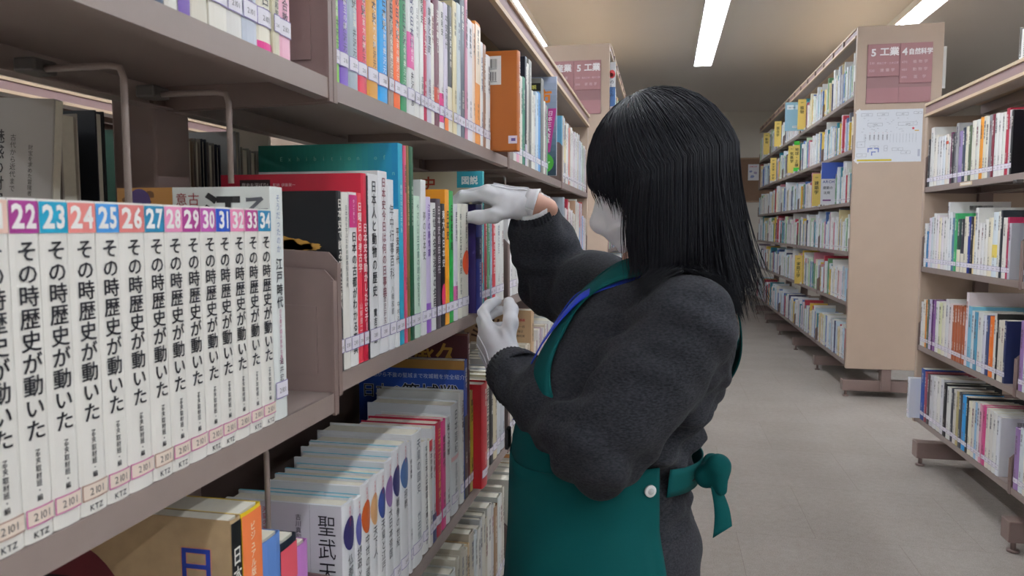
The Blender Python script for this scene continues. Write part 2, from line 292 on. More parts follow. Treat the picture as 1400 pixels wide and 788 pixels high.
# spine start, thickness, height (mm), cover colour, and what is printed on each book
DATA = {
'A1': [
 (468, 6.1, 190, '8a8f96', {}),
 (474, 11.7, 190, '2f3f58', {}),
 (486, 14.8, 190, 'd9d6cc', {}),
 (501, 14.7, 190, 'dcdad6', {'d':[('b',0,0.12,'6a48a0')]}),
 (515, 25.1, 195, 'd8d2c2', {'d':[('b',0.3,0.75,'4f74b0')]}),
 (540, 24.2, 190, 'e6e2d6', {}),
 (564, 22.8, 188, 'dedcd6', {}),
 (587, 23.3, 188, 'c3cad6', {}),
 (611, 25.1, 188, 'ece6d4', {'d':[('b',0,0.035,'e02e8c')],'t':'河合敦'}),
 (636, 11.9, 182, 'd8d2b8', {}),
 (648, 22.9, 186, 'eeb4c8', {'t':'河合敦'}),
],
'A2': [
 (763, 14.8, 188, '7cc840', {'d':[('v','逆説の日本史',0.93,13.5,'20222a',1),('v','古代黎明編',0.6,8.2,'f0ece0',0),('v','井沢元彦',0.37,10.5,'2a2a30',0)]}),
 (778, 25.5, 188, '7a58b8', {'d':[('v','逆説の日本史',0.93,13.5,'20222a',1),('v','戦国覇王の謎',0.6,8.2,'f0ece0',0),('v','井沢元彦',0.37,10.5,'2a2a30',0)]}),
 (803, 26.4, 188, 'a9b7bf', {'d':[('v','逆説の日本史',0.93,13.5,'20222a',1),('v','古代怨霊編',0.6,8.2,'f0ece0',0),('v','井沢元彦',0.37,10.5,'2a2a30',0)]}),
 (829, 29.5, 188, 'd83a52', {'d':[('v','逆説の日本史',0.93,13.5,'20222a',1),('v','近世改革大の謎',0.6,8.2,'f0ece0',0),('v','井沢元彦',0.37,10.5,'501020',0)]}),
 (859, 34.4, 188, 'd89a34', {'d':[('v','逆説の日本史',0.93,13.5,'20222a',1),('v','水戸黄門の謎',0.6,8.2,'f0ece0',0),('v','井沢元彦',0.37,10.5,'2a2a30',0)]}),
 (895, 33, 188, '1c9fe4', {'d':[('v','逆説の日本史',0.93,13.5,'20222a',1),('v','鎌倉仏教の謎',0.6,8.2,'f0ece0',0),('v','井沢元彦',0.37,10.5,'e6f4ff',0)]}),
 (928, 19.8, 188, 'a08a7c', {'d':[('v','逆説の日本史',0.93,13.5,'20222a',1),('v','室町文化の謎',0.6,8.2,'f0ece0',0),('v','井沢元彦',0.37,10.5,'efe6dc',0)]}),
 (948, 24.1, 188, 'f46a26', {'d':[('v','逆説の日本史',0.93,13.5,'20222a',1),('v','鉄砲伝来の謎',0.6,8.2,'f0ece0',0),('v','井沢元彦',0.37,10.5,'ffe6d0',0)]}),
 (972, 27.7, 188, '2a8a56', {'d':[('v','逆説の日本史',0.93,13.5,'20222a',1),('v','江戸文化の謎',0.6,8.2,'f0ece0',0),('v','井沢元彦',0.37,10.5,'c8f0d4',0)]}),
 (999, 31.1, 188, 'e4e4e2', {'d':[('v','逆説の日本史',0.97,14.5,'2c3566',1),('b',0.34,0.6,'d8559a'),('v','近現代史',0.59,9,'f6e0ec',1),('v','井沢元彦',0.32,12,'22242c',1)]}),
 (1031, 21.9, 194, 'e8e8e4', {'d':[('v','日本の歴史',0.8,8,'50545a',0)]}),
 (1052, 17.6, 187, 'ecece8', {}),
 (1070, 15, 176, 'b8264e', {}),
 (1085, 20.9, 194, 'cfc9d6', {}),
 (1106, 17.1, 182, 'eeece2', {}),
 (1123, 29.4, 199, '70404e', {'d':[('b',0.1,0.3,'c84a30')]}),
 (1152, 24.6, 198, 'e8e4e2', {'d':[('b',0.05,0.28,'e03a88')]}),
 (1177, 22.2, 203, 'd8cfe0', {'d':[('b',0,0.12,'f08030')]}),
 (1199, 29.7, 206, '34363a', {'d':[('v','古代史の年表',0.85,11,'e8e6da',1),('b',0,0.36,'e8e0c6')]}),
 (1229, 23.7, 221, 'e8dcb4', {}),
 (1253, 23.1, 224, 'cdd6d8', {}),
 (1276, 30, 248, '5a6672', {}),
 (1306, 18.3, 255, 'c88aa0', {}),
 (1324, 35.5, 217, 'eae6ea', {}),
 (1360, 17.6, 218, 'f0d8c4', {}),
 (1377, 39.5, 227, 'ec9a4a', {'d':[('b',0.5,0.98,'f2e2ca')]}),
 (1417, 27.5, 199, 'e8e8e6', {}),
 (1444, 22.3, 200, '9c7a66', {}),
 (1466, 41.3, 186, 'eeeeec', {}),
 (1520, 30, 202, 'b0611e', {'out':0.055,'dep':0.15,'bare':1,'d':[('C','bar')],'lab':'orange-brown book jutting out of the upper shelf,back cover with two barcodes'}),
],
'A3': [
 (1762, 31.9, 206, 'eceae4', {}),
 (1794, 33, 211, 'f0b8cc', {}),
 (1827, 39.2, 214, 'e6e2d8', {}),
 (1866, 30.5, 219, '3a8a70', {}),
 (1896, 53, 275, '1c2030', {'d':[('b',0,0.2,'d8d2e0')]}),
 (1949, 44.5, 280, '7c7c76', {}),
 (1994, 58.5, 208, 'e8e8de', {}),
 (2052, 43, 215, 'cfe0ec', {}),
 (2095, 44.7, 222, '6aa8e0', {}),
 (2140, 60.3, 269, '8a8a84', {'d':[('C','zusetsu')],'lab':'grey illustrated volume with a yellow-on-black title box,upper shelf'}),
 (2200, 49.3, 213, 'e8eae0', {}),
 (2205, 24, 205, '70b890', {}),
 (2235, 14, 297, 'dfe3ec', {'dep':0.19,'out':0.025,'d':[('C','ichi')],'bare':1,'lab':'tall blue magazine with orange title,magenta strip and green circle on cover'}),
],
'A4': [
 (2597, 68.4, 228, '6fb2d4', {}),
 (2666, 51, 206, 'e6c91e', {'d':[('b',0.75,1,'17181a'),('b',0,0.35,'3a3234')]}),
 (2717, 63.8, 216, 'e8e6dc', {}),
 (2780, 55.5, 210, 'd8705c', {}),
 (2836, 105.5, 218, 'e6e2e2', {}),
 (2941, 100.5, 214, 'd8ccd6', {}),
 (3042, 93.6, 223, 'eae8e6', {}),
 (3135, 99.4, 201, 'c3c6d6', {}),
 (3235, 90.3, 195, '9cc8c4', {}),
 (3325, 79.1, 201, 'e4dde0', {}),
],
'B1': [
 (322, 23.5, 197, 'e9e6de', {'hard':1,'ser':'21','lab':'white hardback numbered 21 in white on a pale salmon block,near shelf','d':[('b',0.9,0.993,'efc9b8'),('h','21',0.9165,0.78,'f6f2ee',1),('V','その時歴史が動いた',0.882,12.8,'1b1c24',1),('v','NHK取材班・編',0.272,4.15,'26262c',1)]}),
 (345, 20.3, 197, 'e9e6de', {'hard':1,'ser':'22','lab':'white hardback numbered 22 in white on a purple block,near shelf','d':[('b',0.9,0.993,'a03488'),('h','22',0.9165,0.78,'f6f2ee',1),('V','その時歴史が動いた',0.882,12.8,'1b1c24',1),('v','NHK取材班・編',0.272,4.15,'26262c',1)]}),
 (366, 21.1, 197, 'e9e6de', {'hard':1,'ser':'23','lab':'white hardback numbered 23 in white on a cyan block,near shelf','d':[('b',0.9,0.993,'1ca4c8'),('h','23',0.9165,0.78,'f6f2ee',1),('V','その時歴史が動いた',0.882,12.8,'1b1c24',1),('v','NHK取材班・編',0.272,4.15,'26262c',1)]}),
 (387, 22.5, 197, 'e9e6de', {'hard':1,'ser':'24','lab':'white hardback numbered 24 in white on a salmon pink block,near shelf','d':[('b',0.9,0.993,'ea8a84'),('h','24',0.9165,0.78,'f6f2ee',1),('V','その時歴史が動いた',0.882,12.8,'1b1c24',1),('v','NHK取材班・編',0.272,4.15,'26262c',1)]}),
 (409, 20.4, 197, 'e9e6de', {'hard':1,'ser':'25','lab':'white hardback numbered 25 in white on a sky blue block,near shelf','d':[('b',0.9,0.993,'4a9ade'),('h','25',0.9165,0.78,'f6f2ee',1),('V','その時歴史が動いた',0.882,12.8,'1b1c24',1),('v','NHK取材班・編',0.272,4.15,'26262c',1)]}),
 (430, 24.5, 197, 'e9e6de', {'hard':1,'ser':'26','lab':'white hardback numbered 26 in white on a coral block,near shelf','d':[('b',0.9,0.993,'e0807c'),('h','26',0.9165,0.78,'f6f2ee',1),('V','その時歴史が動いた',0.882,12.8,'1b1c24',1),('v','NHK取材班・編',0.272,4.15,'26262c',1)]}),
 (454, 21, 197, 'e9e6de', {'hard':1,'ser':'27','lab':'white hardback numbered 27 in white on a teal blue block,near shelf','d':[('b',0.9,0.993,'2a88b0'),('h','27',0.9165,0.78,'f6f2ee',1),('V','その時歴史が動いた',0.882,12.8,'1b1c24',1),('v','NHK取材班・編',0.272,4.15,'26262c',1)]}),
 (475, 20, 197, 'e9e6de', {'hard':1,'ser':'28','lab':'white hardback numbered 28 in white on a light pink block,near shelf','d':[('b',0.9,0.993,'f098c0'),('h','28',0.9165,0.78,'f6f2ee',1),('V','その時歴史が動いた',0.882,12.8,'1b1c24',1),('v','NHK取材班・編',0.272,4.15,'26262c',1)]}),
 (495, 22.4, 197, 'e9e6de', {'hard':1,'ser':'29','lab':'white hardback numbered 29 in white on a magenta block,near shelf','d':[('b',0.9,0.993,'b04090'),('h','29',0.9165,0.78,'f6f2ee',1),('V','その時歴史が動いた',0.882,12.8,'1b1c24',1),('v','NHK取材班・編',0.272,4.15,'26262c',1)]}),
 (518, 20.1, 197, 'e9e6de', {'hard':1,'ser':'30','lab':'white hardback numbered 30 in white on a orchid block,near shelf','d':[('b',0.9,0.993,'c05cae'),('h','30',0.9165,0.78,'f6f2ee',1),('V','その時歴史が動いた',0.882,12.8,'1b1c24',1),('v','NHK取材班・編',0.272,4.15,'26262c',1)]}),
 (538, 20.3, 197, 'e9e6de', {'hard':1,'ser':'31','lab':'white hardback numbered 31 in white on a royal blue block,near shelf','d':[('b',0.9,0.993,'2450b8'),('h','31',0.9165,0.78,'f6f2ee',1),('V','その時歴史が動いた',0.882,12.8,'1b1c24',1),('v','NHK取材班・編',0.272,4.15,'26262c',1)]}),
 (558, 21.7, 197, 'e9e6de', {'hard':1,'ser':'32','lab':'white hardback numbered 32 in white on a rose pink block,near shelf','d':[('b',0.9,0.993,'ee92b8'),('h','32',0.9165,0.78,'f6f2ee',1),('V','その時歴史が動いた',0.882,12.8,'1b1c24',1),('v','NHK取材班・編',0.272,4.15,'26262c',1)]}),
 (581, 20.8, 197, 'e9e6de', {'hard':1,'ser':'33','lab':'white hardback numbered 33 in white on a plum block,near shelf','d':[('b',0.9,0.993,'b8488e'),('h','33',0.9165,0.78,'f6f2ee',1),('V','その時歴史が動いた',0.882,12.8,'1b1c24',1),('v','NHK取材班・編',0.272,4.15,'26262c',1)]}),
 (602, 22.1, 197, 'e9e6de', {'hard':1,'ser':'34','lab':'white hardback numbered 34 in white on a steel blue block,near shelf','d':[('b',0.9,0.993,'2c86b0'),('h','34',0.9165,0.78,'f6f2ee',1),('V','その時歴史が動いた',0.882,12.8,'1b1c24',1),('v','NHK取材班・編',0.272,4.15,'26262c',1)]}),
 (625, 22.9, 218, 'e2e6e2', {'dep':0.16,'d':[('v','そうだったのか',0.97,7.5,'6a80a8',0),('v','江戸時代',0.7,11.5,'20242c',1),('v','古文書が語る意外な真実',0.48,4.6,'b04a80',0),('v','油井宏子',0.27,7.5,'22262c',0),('C','edo')],'lab':'pale green history book with brushwork cover standing at the end of the numbered set'}),
],
'B2': [
 (758, 12.5, 202, '17171b', {'dep':0.145,'lab':'black book with a gold cloud on its cover,behind the brown bookend','d':[('v','日本史で読み解く日本人',0.96,11,'e8e4da',1),('C','gold')]}),
 (770, 17.9, 201, 'e6e3da', {'d':[('v','日本史を学ぶための図書館活用術',0.93,6.0,'55585c',0)]}),
 (788, 22.9, 202, 'e9e7e4', {'hard':0,'lab':'white guide to ancient capitals with a magenta tag on its spine','d':[('b',0.8,0.985,'c02878'),('v','歩いて楽しい',0.96,4.5,'f4e4ee',0),('v','日本の古都がわかる事典',0.78,12.6,'16181c',1)]}),
 (811, 14.3, 202, 'e0414e', {'d':[('v','日曜日の考古学',0.95,11.5,'f6e8e4',1),('v','山岸良二',0.36,8.5,'f4e4e0',0)],'lab':'red archaeology book with white lettering,lower of the two red ones'}),
 (825, 15.5, 226, 'c2223c', {'dep':0.185,'lab':'tall red book with a black title box on its projecting cover','d':[('v','日本史を動かした50チーム',0.74,11.5,'f8ecea',1),('C','fukabori')]}),
 (841, 4.8, 224, '22222a', {}),
 (846, 33.9, 227, 'e4e4e4', {'lab':'white animal-history book with bold black title,middle shelf','d':[('v','日本人と動物の歴史',0.97,15.5,'191b22',1),('v','實吉達郎',0.27,11,'22242a',1)]}),
 (880, 31.2, 233, 'e7e7e8', {'dep':0.165,'d':[('v','日本史今日は何の日事典',0.97,13.5,'8a4a58',1),('v','歴史研究会',0.32,9,'70484e',0)],'lab':'white calendar-of-history dictionary with reddish brown title,middle shelf'}),
 (911, 21.6, 224, 'e9eaec', {'d':[('v','年中行事百科',0.86,16,'44484c',0),('v','八幡和郎',0.38,9.5,'54585c',0)],'lab':'white almanac book with grey title characters,left of the teal volume'}),
 (932, 16.8, 186, 'eaeaea', {}),
 (949, 21.8, 275, '2aa8c8', {'dep':0.205,'lab':'tall teal exhibition catalogue with a green gradient cover,tallest on middle shelf','d':[('v','発掘された日本列島',0.8,7,'d8f4f8',0),('C','excav')]}),
 (971, 10.5, 274, 'd8557a', {}),
 (981, 12.2, 275, '8a6a34', {'d':[('v','発掘された日本列島',0.8,6,'e8d8a0',0)]}),
 (994, 17.3, 275, '1c5a3c', {'d':[('v','発掘された日本列島',0.8,6,'cfe8d0',0)]}),
 (1011, 33.3, 207, 'cfe8d4', {'d':[('v','やさしい古文書の読み方',0.95,11,'2e6a58',0),('v','高尾善希',0.35,6.5,'2e6a58',0)]}),
 (1044, 23.9, 232, 'e7e7e7', {'d':[('v','夢の日本史',0.8,14,'60605a',0)]}),
 (1068, 27.2, 208, 'd2c4e2', {'d':[('v','江戸の新常識',0.95,13,'6a3ea0',1),('b',0,0.22,'9a62c8')]}),
 (1095, 26.5, 200, 'e4e4e0', {'d':[('v','乱世の名将治世の名臣',0.96,15,'17181c',1)]}),
 (1122, 23.7, 207, '4c4048', {'d':[('v','日本史自由自在',0.95,15,'e8dfe4',0)]}),
 (1145, 22.6, 200, '15151a', {'d':[('v','東大の日本史',0.95,15,'f0eeec',1),('o',0.25,0.5,0.08,'e02a60')]}),
 (1168, 23.4, 224, 'f2a028', {'d':[('v','日本史',0.85,16,'3a2a12',1)]}),
 (1191, 27.9, 223, '26a648', {'d':[('v','日本史の謎',0.9,15,'0e4020',1)]}),
 (1219, 28.2, 202, 'dcd8de', {'d':[('b',0.1,0.3,'d06aa0')]}),
 (1248, 29.5, 203, 'e6e4d4', {'d':[('v','新しい日本の歴史',0.92,13,'3c4440',0),('v','河合敦',0.36,10,'3c4440',0)]}),
 (1277, 45.9, 204, 'dcd9cc', {'dep':0.14,'d':[('v','日本史のイロハ',0.93,12,'30322e',0),('o',0.48,0.75,0.11,'e4582a')],'lab':'cream primer with an orange dot on the spine,touching the purple book'}),
 (1342, 68.1, 205, '3a2c6e', {'out':0.009,'dep':0.14,'bare':1,'d':[('b',0,1,'2c3c9a'),('b',0.5,0.7,'2a2438'),('b',0,0.03,'2a2050'),('v','大人の',0.96,10,'d8d4ea',1),('v','教科書',0.69,10,'cfc9dc',1),('v','日本史の時間',0.47,11,'e2e0f0',1),('v','歴史教科書編集部',0.13,3.5,'cfcbe0',0)],'lab':'purple and blue book being drawn out between the two white gloves'}),
],
'B2b': [
 (1413, 21.2, 206, 'e4e4e0', {'d':[('b',0.25,0.45,'e0562a')]}),
 (1434, 18.6, 272, '4ab0b8', {'dep':0.2,'lab':'tall illustrated history whose cover rises behind the upper glove','d':[('C','zu2')]}),
 (1453, 22.3, 190, 'b02a3a', {}),
 (1475, 26.3, 191, '58a070', {}),
 (1501, 16.9, 191, 'a8c8d8', {}),
 (1518, 42.1, 191, 'd8303e', {'d':[('v','教科書の日本史',0.94,16,'f6eaea',1)]}),
 (1560, 40.6, 186, 'e6e6e2', {}),
 (1601, 42.6, 180, 'dcdcd8', {}),
],
'B3': [
 (1701, 43.5, 190, 'e8e8e6', {}),
 (1744, 45.6, 190, 'd8d8d4', {}),
 (1790, 48, 190, 'e6e4e4', {}),
 (1838, 40.2, 190, 'c8c8cc', {}),
 (1878, 63.5, 190, 'dfdbd2', {}),
 (1942, 67.8, 190, 'e8e6e0', {}),
 (2010, 72.5, 164, 'd0d4d0', {}),
 (2088, 44.9, 216, 'cc4038', {}),
 (2133, 81.4, 263, 'dcd8d2', {'dep':0.17,'lab':'pale book with a large black brush character on its cover,behind the raised cuff','d':[('C','ran')]}),
 (2215, 57.7, 209, '7aa4d2', {}),
 (2272, 45.2, 205, 'e4e0dc', {}),
 (2318, 47, 204, 'c82c34', {}),
 (2364, 48.8, 205, 'e6dcd6', {}),
 (2413, 68.2, 206, 'd8d0dc', {}),
 (2482, 72.1, 204, 'dad2c8', {}),
],
'B4': [
 (2620, 80.2, 269, 'a9b3bd', {'dep':0.19,'lab':'tall grey catalogue with a teal patch on its cover,far bay','d':[('C','tealp')]}),
 (2700, 52.6, 232, 'e4dcdc', {}),
 (2753, 65.8, 266, 'a82a40', {}),
 (2819, 68.9, 232, 'e8e4e0', {}),
 (2888, 97.1, 228, 'dcd8e0', {}),
 (2985, 90.3, 269, 'b8967c', {}),
 (3075, 81.8, 266, 'e6e4e2', {}),
 (3157, 100.9, 269, 'cc3a34', {'d':[('b',0,0.6,'4a9ad0')]}),
 (3258, 91.6, 211, '54a8dc', {}),
 (3349, 80.3, 205, 'e2e2e4', {}),
],
'C1': [
 (548, 15.4, 299, 'b79d78', {'dep':0.2,'d':[('b',0,0.99,'17171a'),('v','日本の歴史',0.92,17,'f0ece2',1),('C','jouga')],'lab':'large tan book with blue characters on its cover,bottom corner shelf'}),
 (563, 31.6, 299, 'e8c828', {'dep':0.2,'d':[('b',0.6,0.99,'f08048'),('v','ビジュアル版',0.96,8,'f8ead0',1),('b',0,0.6,'dcdfe2'),('v','目からウロコの日本史',0.58,9,'22242a',1)],'lab':'yellow and orange visual history standing against the large tan book'}),
 (586, 32.4, 259, '5f86c8', {'d':[('v','武士とは何か',0.85,12,'141826',1)],'dep':0.13,'lab':'blue paperback about warriors with black characters,low corner shelf'}),
 (618, 32.4, 244, '1c2430', {'dep':0.13,'d':[('b',0.82,0.97,'dd5866'),('v','葬式の歴史',0.8,16,'e8eef2',1)],'lab':'dark paperback with a red band and large pale characters,low corner shelf'}),
 (650, 22.2, 228, 'c07cc4', {'dep':0.13,'d':[('v','幕末の女たち',0.8,8,'5a2a6a',0)],'lab':'orchid purple paperback,rightmost of the small ones in the low corner shelf'}),
],
'C2': [
 (771, 31.9, 183, 'dfe0e2', {'hard':1,'dep':0.15,'lab':'white hardback facing out with large black characters on its cover,first of the emperor set','d':[('v','天皇の歴史',0.975,4.6,'c03048',0),('o',0.8,0.62,0.11,'322c60'),('v','仏都平城京',0.665,14,'1c1e26',0),('C','shomu')],'edge':'62bcd2'}),
 (803, 18, 180, 'e0e0e2', {'hard':1,'d':[('v','天皇の歴史',0.975,4.6,'c03048',0),('o',0.78,0.66,0.11,'5a5a9a'),('v','摂政と関白',0.665,13.5,'1c1e26',0)],'edge':'62bcd2'}),
 (821, 28.3, 189, 'e2e2e3', {'hard':1,'d':[('v','天皇の歴史',0.975,4.6,'c03048',0),('o',0.78,0.66,0.11,'c05a28'),('v','中世の武家',0.665,13.5,'1c1e26',0)],'edge':'62bcd2'}),
 (850, 24.9, 188, 'e0e0e2', {'hard':1,'d':[('v','天皇の歴史',0.975,4.6,'c03048',0),('o',0.78,0.66,0.11,'d0a070'),('v','天下人',0.665,13.5,'1c1e26',0)],'edge':'62bcd2'}),
 (875, 26.2, 186, 'e3e3e4', {'hard':1,'d':[('v','天皇の歴史',0.975,4.6,'c03048',0),('o',0.78,0.66,0.11,'384a8a'),('v','天皇と江戸',0.665,13.5,'1c1e26',0)],'edge':'62bcd2'}),
 (901, 27.7, 193, 'e0e0e2', {'hard':1,'d':[('v','天皇の歴史',0.975,4.6,'c03048',0),('o',0.78,0.66,0.11,'8a6aa0'),('v','大日本帝国',0.665,13.5,'1c1e26',0)],'edge':'62bcd2'}),
 (928, 29.2, 199, 'e2e2e4', {'hard':1,'d':[('v','天皇の歴史',0.975,4.6,'c03048',0),('o',0.78,0.66,0.11,'3a3a6a'),('v','戦争の世紀',0.665,13.5,'1c1e26',0)],'edge':'62bcd2'}),
 (958, 34.1, 200, 'e0e0e2', {'hard':1,'d':[('v','天皇の歴史',0.975,4.6,'c03048',0),('o',0.78,0.66,0.11,'4a6a9a'),('v','宗教',0.665,13.5,'1c1e26',0)]}),
 (992, 9.7, 195, 'd8d8da', {}),
 (1001, 52.9, 201, 'e7e8e9', {'hard':1,'dep':0.15,'lab':'thick white national history with slate blue title,right of the emperor set','d':[('v','天皇の国史',0.95,16,'34465a',0),('v','竹田恒泰',0.4,14,'4a5a66',0)]}),
 (1054, 27.4, 176, 'e4e4e2', {'d':[('v','なぜ日本人は韓国人が嫌いなのか',0.96,10.5,'2a2a2e',1)]}),
 (1082, 15.2, 171, 'e0ddd8', {'d':[('b',0.9,1,'c8303a')]}),
 (1097, 19.5, 186, 'd6d6da', {'d':[('b',0,0.25,'283878')]}),
 (1116, 32.5, 188, 'b82440', {'lab':'crimson book with yellow title beside the pink one,lower shelf','d':[('v','日本二千六百年史',0.95,14,'e8c458',0),('v','大川周明',0.3,7.5,'f0d8c0',0)]}),
 (1149, 23.8, 184, 'e2388c', {'lab':'hot pink book right of the crimson one,lower shelf'}),
 (1173, 26.1, 183, 'e4e4e4', {}),
 (1199, 68.8, 195, 'e2e5e7', {'hard':1,'dep':0.155,'lab':'thick white hardback with grey title characters before the blue siege book','d':[('v','日本国紀',0.95,19,'4a565e',0),('b',0.49,0.53,'eac4c8'),('v','百田尚樹',0.46,14,'4a5a62',0)]}),
 (1268, 25.4, 206, 'dcdcd8', {'dep':0.16,'d':[('C','barw')],'lab':'pale book with a small barcode on its cover,before the blue siege book'}),
 (1293, 23.7, 259, '2a52b0', {'dep':0.205,'lab':'tall blue siege warfare book with big black and white cover lettering','d':[('C','rojo'),('b',0,0.6,'282a30')]}),
 (1317, 16.3, 306, '4a1a20', {'dep':0.21,'d':[('C','jokyu')],'lab':'tall dark maroon book with gold brush characters,just under the middle shelf'}),
 (1333, 19.4, 193, 'c8b86a', {'d':[('b',0.2,0.9,'b8b030')]}),
 (1352, 43.5, 203, 'cc2430', {'dep':0.16,'out':0.02,'lab':'bright red book jutting out slightly,lower shelf below the near glove'}),
 (1396, 27.3, 192, 'dcd6c8', {}),
 (1423, 28.3, 185, 'd4cfc2', {}),
 (1452, 42.8, 188, 'd6d2c4', {'d':[('v','古代日本の歴史',0.92,18,'20221e',1)]}),
 (1494, 34.6, 168, '26282a', {}),
 (1529, 39.8, 186, 'd8ceb0', {}),
 (1569, 34, 186, 'd4d8dc', {}),
 (1603, 43.5, 186, 'c2c6cc', {}),
],
'C3': [
 (1709, 35.5, 188, 'd8d4cc', {}),
 (1745, 41.6, 188, 'b8b4a8', {}),
 (1787, 43.5, 188, 'dcd8d2', {}),
 (1830, 40.4, 188, 'c8beb0', {}),
 (1870, 47.5, 188, 'e0dcd4', {}),
 (1918, 61.2, 191, 'd8cfc0', {'dep':0.16}),
 (1979, 65, 275, 'c8a680', {'dep':0.19,'lab':'tan book with dark sunburst rays on its cover,beyond the near glove','d':[('C','sun')]}),
 (2044, 56.3, 182, 'e4dcd2', {}),
 (2101, 66.1, 206, 'dedad6', {}),
 (2167, 70.2, 201, 'c4bcc4', {}),
 (2237, 59.3, 199, 'e4e2de', {}),
 (2296, 62.4, 203, 'd8d6d2', {}),
 (2359, 65.7, 205, 'dad4c8', {}),
 (2424, 69.3, 206, 'c8c8cc', {}),
 (2494, 73.2, 203, 'e0dcd8', {}),
],
'D1': [
 (1040, 21.5, 192, 'd4d0c4', {'hard':1}),
 (1062, 26.1, 191, 'cfc8b8', {'hard':0}),
 (1089, 24.6, 204, 'dce0dc', {'hard':0}),
 (1114, 21.2, 220, 'a89078', {'hard':1}),
 (1135, 31.8, 192, 'dedcd6', {'hard':0}),
 (1168, 34.9, 187, '9a7a58', {'hard':1}),
 (1203, 32.2, 198, 'd6d6d2', {'hard':1}),
 (1236, 22.5, 209, 'cfc8b8', {'hard':1}),
 (1259, 29.8, 218, 'c8bfae', {'hard':0}),
 (1289, 21.7, 203, 'cfc8b8', {'hard':1}),
 (1311, 17.1, 204, 'd0b48c', {'hard':1}),
 (1329, 33.1, 218, 'c8bfae', {'hard':1}),
 (1363, 25.1, 204, 'd8dcdc', {'hard':1}),
 (1388, 20.1, 205, 'dedcd6', {'hard':0}),
 (1409, 18.5, 215, 'c8c8c8', {'hard':1}),
 (1428, 26.9, 216, 'd4d0c4', {'hard':1}),
 (1455, 19.8, 198, 'cfc8b8', {'hard':1}),
 (1475, 34.4, 214, 'dedcd6', {'hard':0}),
 (1510, 23.8, 206, 'c8c8c8', {'hard':0}),
 (1534, 34.2, 192, '9a7a58', {'hard':0}),
 (1569, 30.5, 203, 'dce0dc', {'hard':0}),
 (1600, 19.3, 197, 'dedcd6', {'hard':1}),
 (1620, 17.5, 208, 'd4d0c4', {'hard':0}),
],
'D2': [
 (1695, 37.2, 200, 'd8d4ca', {'hard':1}),
 (1733, 25.2, 206, 'd6d6d2', {'hard':1}),
 (1758, 31.1, 198, 'dedcd6', {'hard':1}),
 (1790, 26.9, 201, 'd8d4ca', {'hard':1}),
 (1817, 20.8, 203, 'd0b48c', {'hard':0}),
 (1839, 27.9, 193, 'c8bfae', {'hard':0}),
 (1867, 21.1, 189, 'cfc8b8', {'hard':1}),
 (1889, 30.5, 182, 'c8bfae', {'hard':1}),
 (1920, 33.9, 192, 'd89a60', {'hard':0}),
 (1954, 24.4, 182, 'c4c0b4', {'hard':1}),
 (1979, 28, 207, 'd8dcdc', {'hard':1}),
 (2007, 23.4, 196, 'c4c0b4', {'hard':0}),
 (2031, 33.9, 196, 'dedcd6', {'hard':1}),
 (2066, 20.9, 187, 'dce0dc', {'hard':0}),
 (2087, 28.9, 193, 'a89078', {'hard':1}),
 (2117, 25.3, 200, '9a7a58', {'hard':0}),
 (2142, 31.8, 197, 'c8c8c8', {'hard':1}),
 (2175, 37.2, 197, 'd8dcdc', {'hard':0}),
 (2212, 27.1, 197, 'cfc8b8', {'hard':0}),
 (2240, 32.4, 210, 'dce0dc', {'hard':1}),
 (2273, 23.9, 190, 'd8d4ca', {'hard':1}),
 (2297, 22.1, 204, 'c4c0b4', {'hard':0}),
 (2320, 35.8, 201, 'd89a60', {'hard':1}),
 (2356, 20.5, 187, 'd89a60', {'hard':1}),
 (2377, 30.9, 203, 'd6d6d2', {'hard':0}),
 (2409, 25.3, 184, 'd6d6d2', {'hard':1}),
 (2434, 26.9, 199, 'dce0dc', {'hard':0}),
 (2462, 33.7, 205, 'c8bfae', {'hard':0}),
 (2496, 22.1, 203, '9a7a58', {'hard':1}),
 (2519, 35.4, 184, 'd8dcdc', {'hard':1}),
],
'R1': [
 (3422, 33.8, 195, '3a3c40', {}),
 (3388, 38.6, 238, 'dcdcd8', {'dep':0.2}),
 (3350, 37.7, 203, 'e6e2d8', {}),
 (3312, 31.6, 192, 'dedede', {}),
 (3281, 28.4, 190, 'e6e6e6', {}),
 (3252, 27.8, 190, 'dfe4e8', {}),
 (3224, 56.6, 193, 'e4dcd0', {'d':[('b',0.8,0.86,'d8583c')]}),
 (3168, 16.8, 193, '6a2c50', {}),
 (3151, 19, 187, '38383e', {}),
 (3132, 18.7, 190, '5a5a60', {}),
 (3113, 23.1, 220, 'a8a8a8', {'dep':0.2}),
 (3090, 38.4, 187, '9884b4', {}),
 (3052, 26.5, 195, '3c4858', {}),
 (3025, 28.1, 196, 'e2dcc8', {}),
 (2997, 25.5, 196, '5c6a50', {}),
 (2972, 33.2, 209, 'e6e2d4', {}),
 (2938, 34.4, 208, 'dfe0d8', {}),
 (2904, 33.6, 211, 'e89a30', {}),
 (2870, 23.2, 211, 'e0d8c0', {}),
 (2847, 20.9, 207, 'e6e2d8', {}),
 (2826, 24.3, 209, '8a8c90', {}),
 (2802, 18.4, 207, '7c2438', {}),
 (2784, 28.9, 207, 'e2e2de', {'dep':0.19}),
 (2755, 28.2, 203, 'e6e4e0', {}),
 (2727, 25.9, 202, 'e0e0d8', {}),
 (2701, 25.3, 211, 'a8243c', {'dep':0.19}),
 (2675, 15, 203, 'c8c8c8', {}),
 (2660, 14.8, 200, '15151a', {'dep':0.155,'lab':'black book with two white barcode stickers at the end of the opposite top shelf','d':[('C','bar2')]}),
],
'R2': [
 (3425, 30.5, 181, 'e2e2e0', {}),
 (3395, 24.5, 148, '2a7ab0', {}),
 (3370, 55.8, 203, 'dcd4e0', {}),
 (3314, 56.4, 220, 'e6e6e4', {'dep':0.17}),
 (3258, 54.4, 202, 'ece4cc', {}),
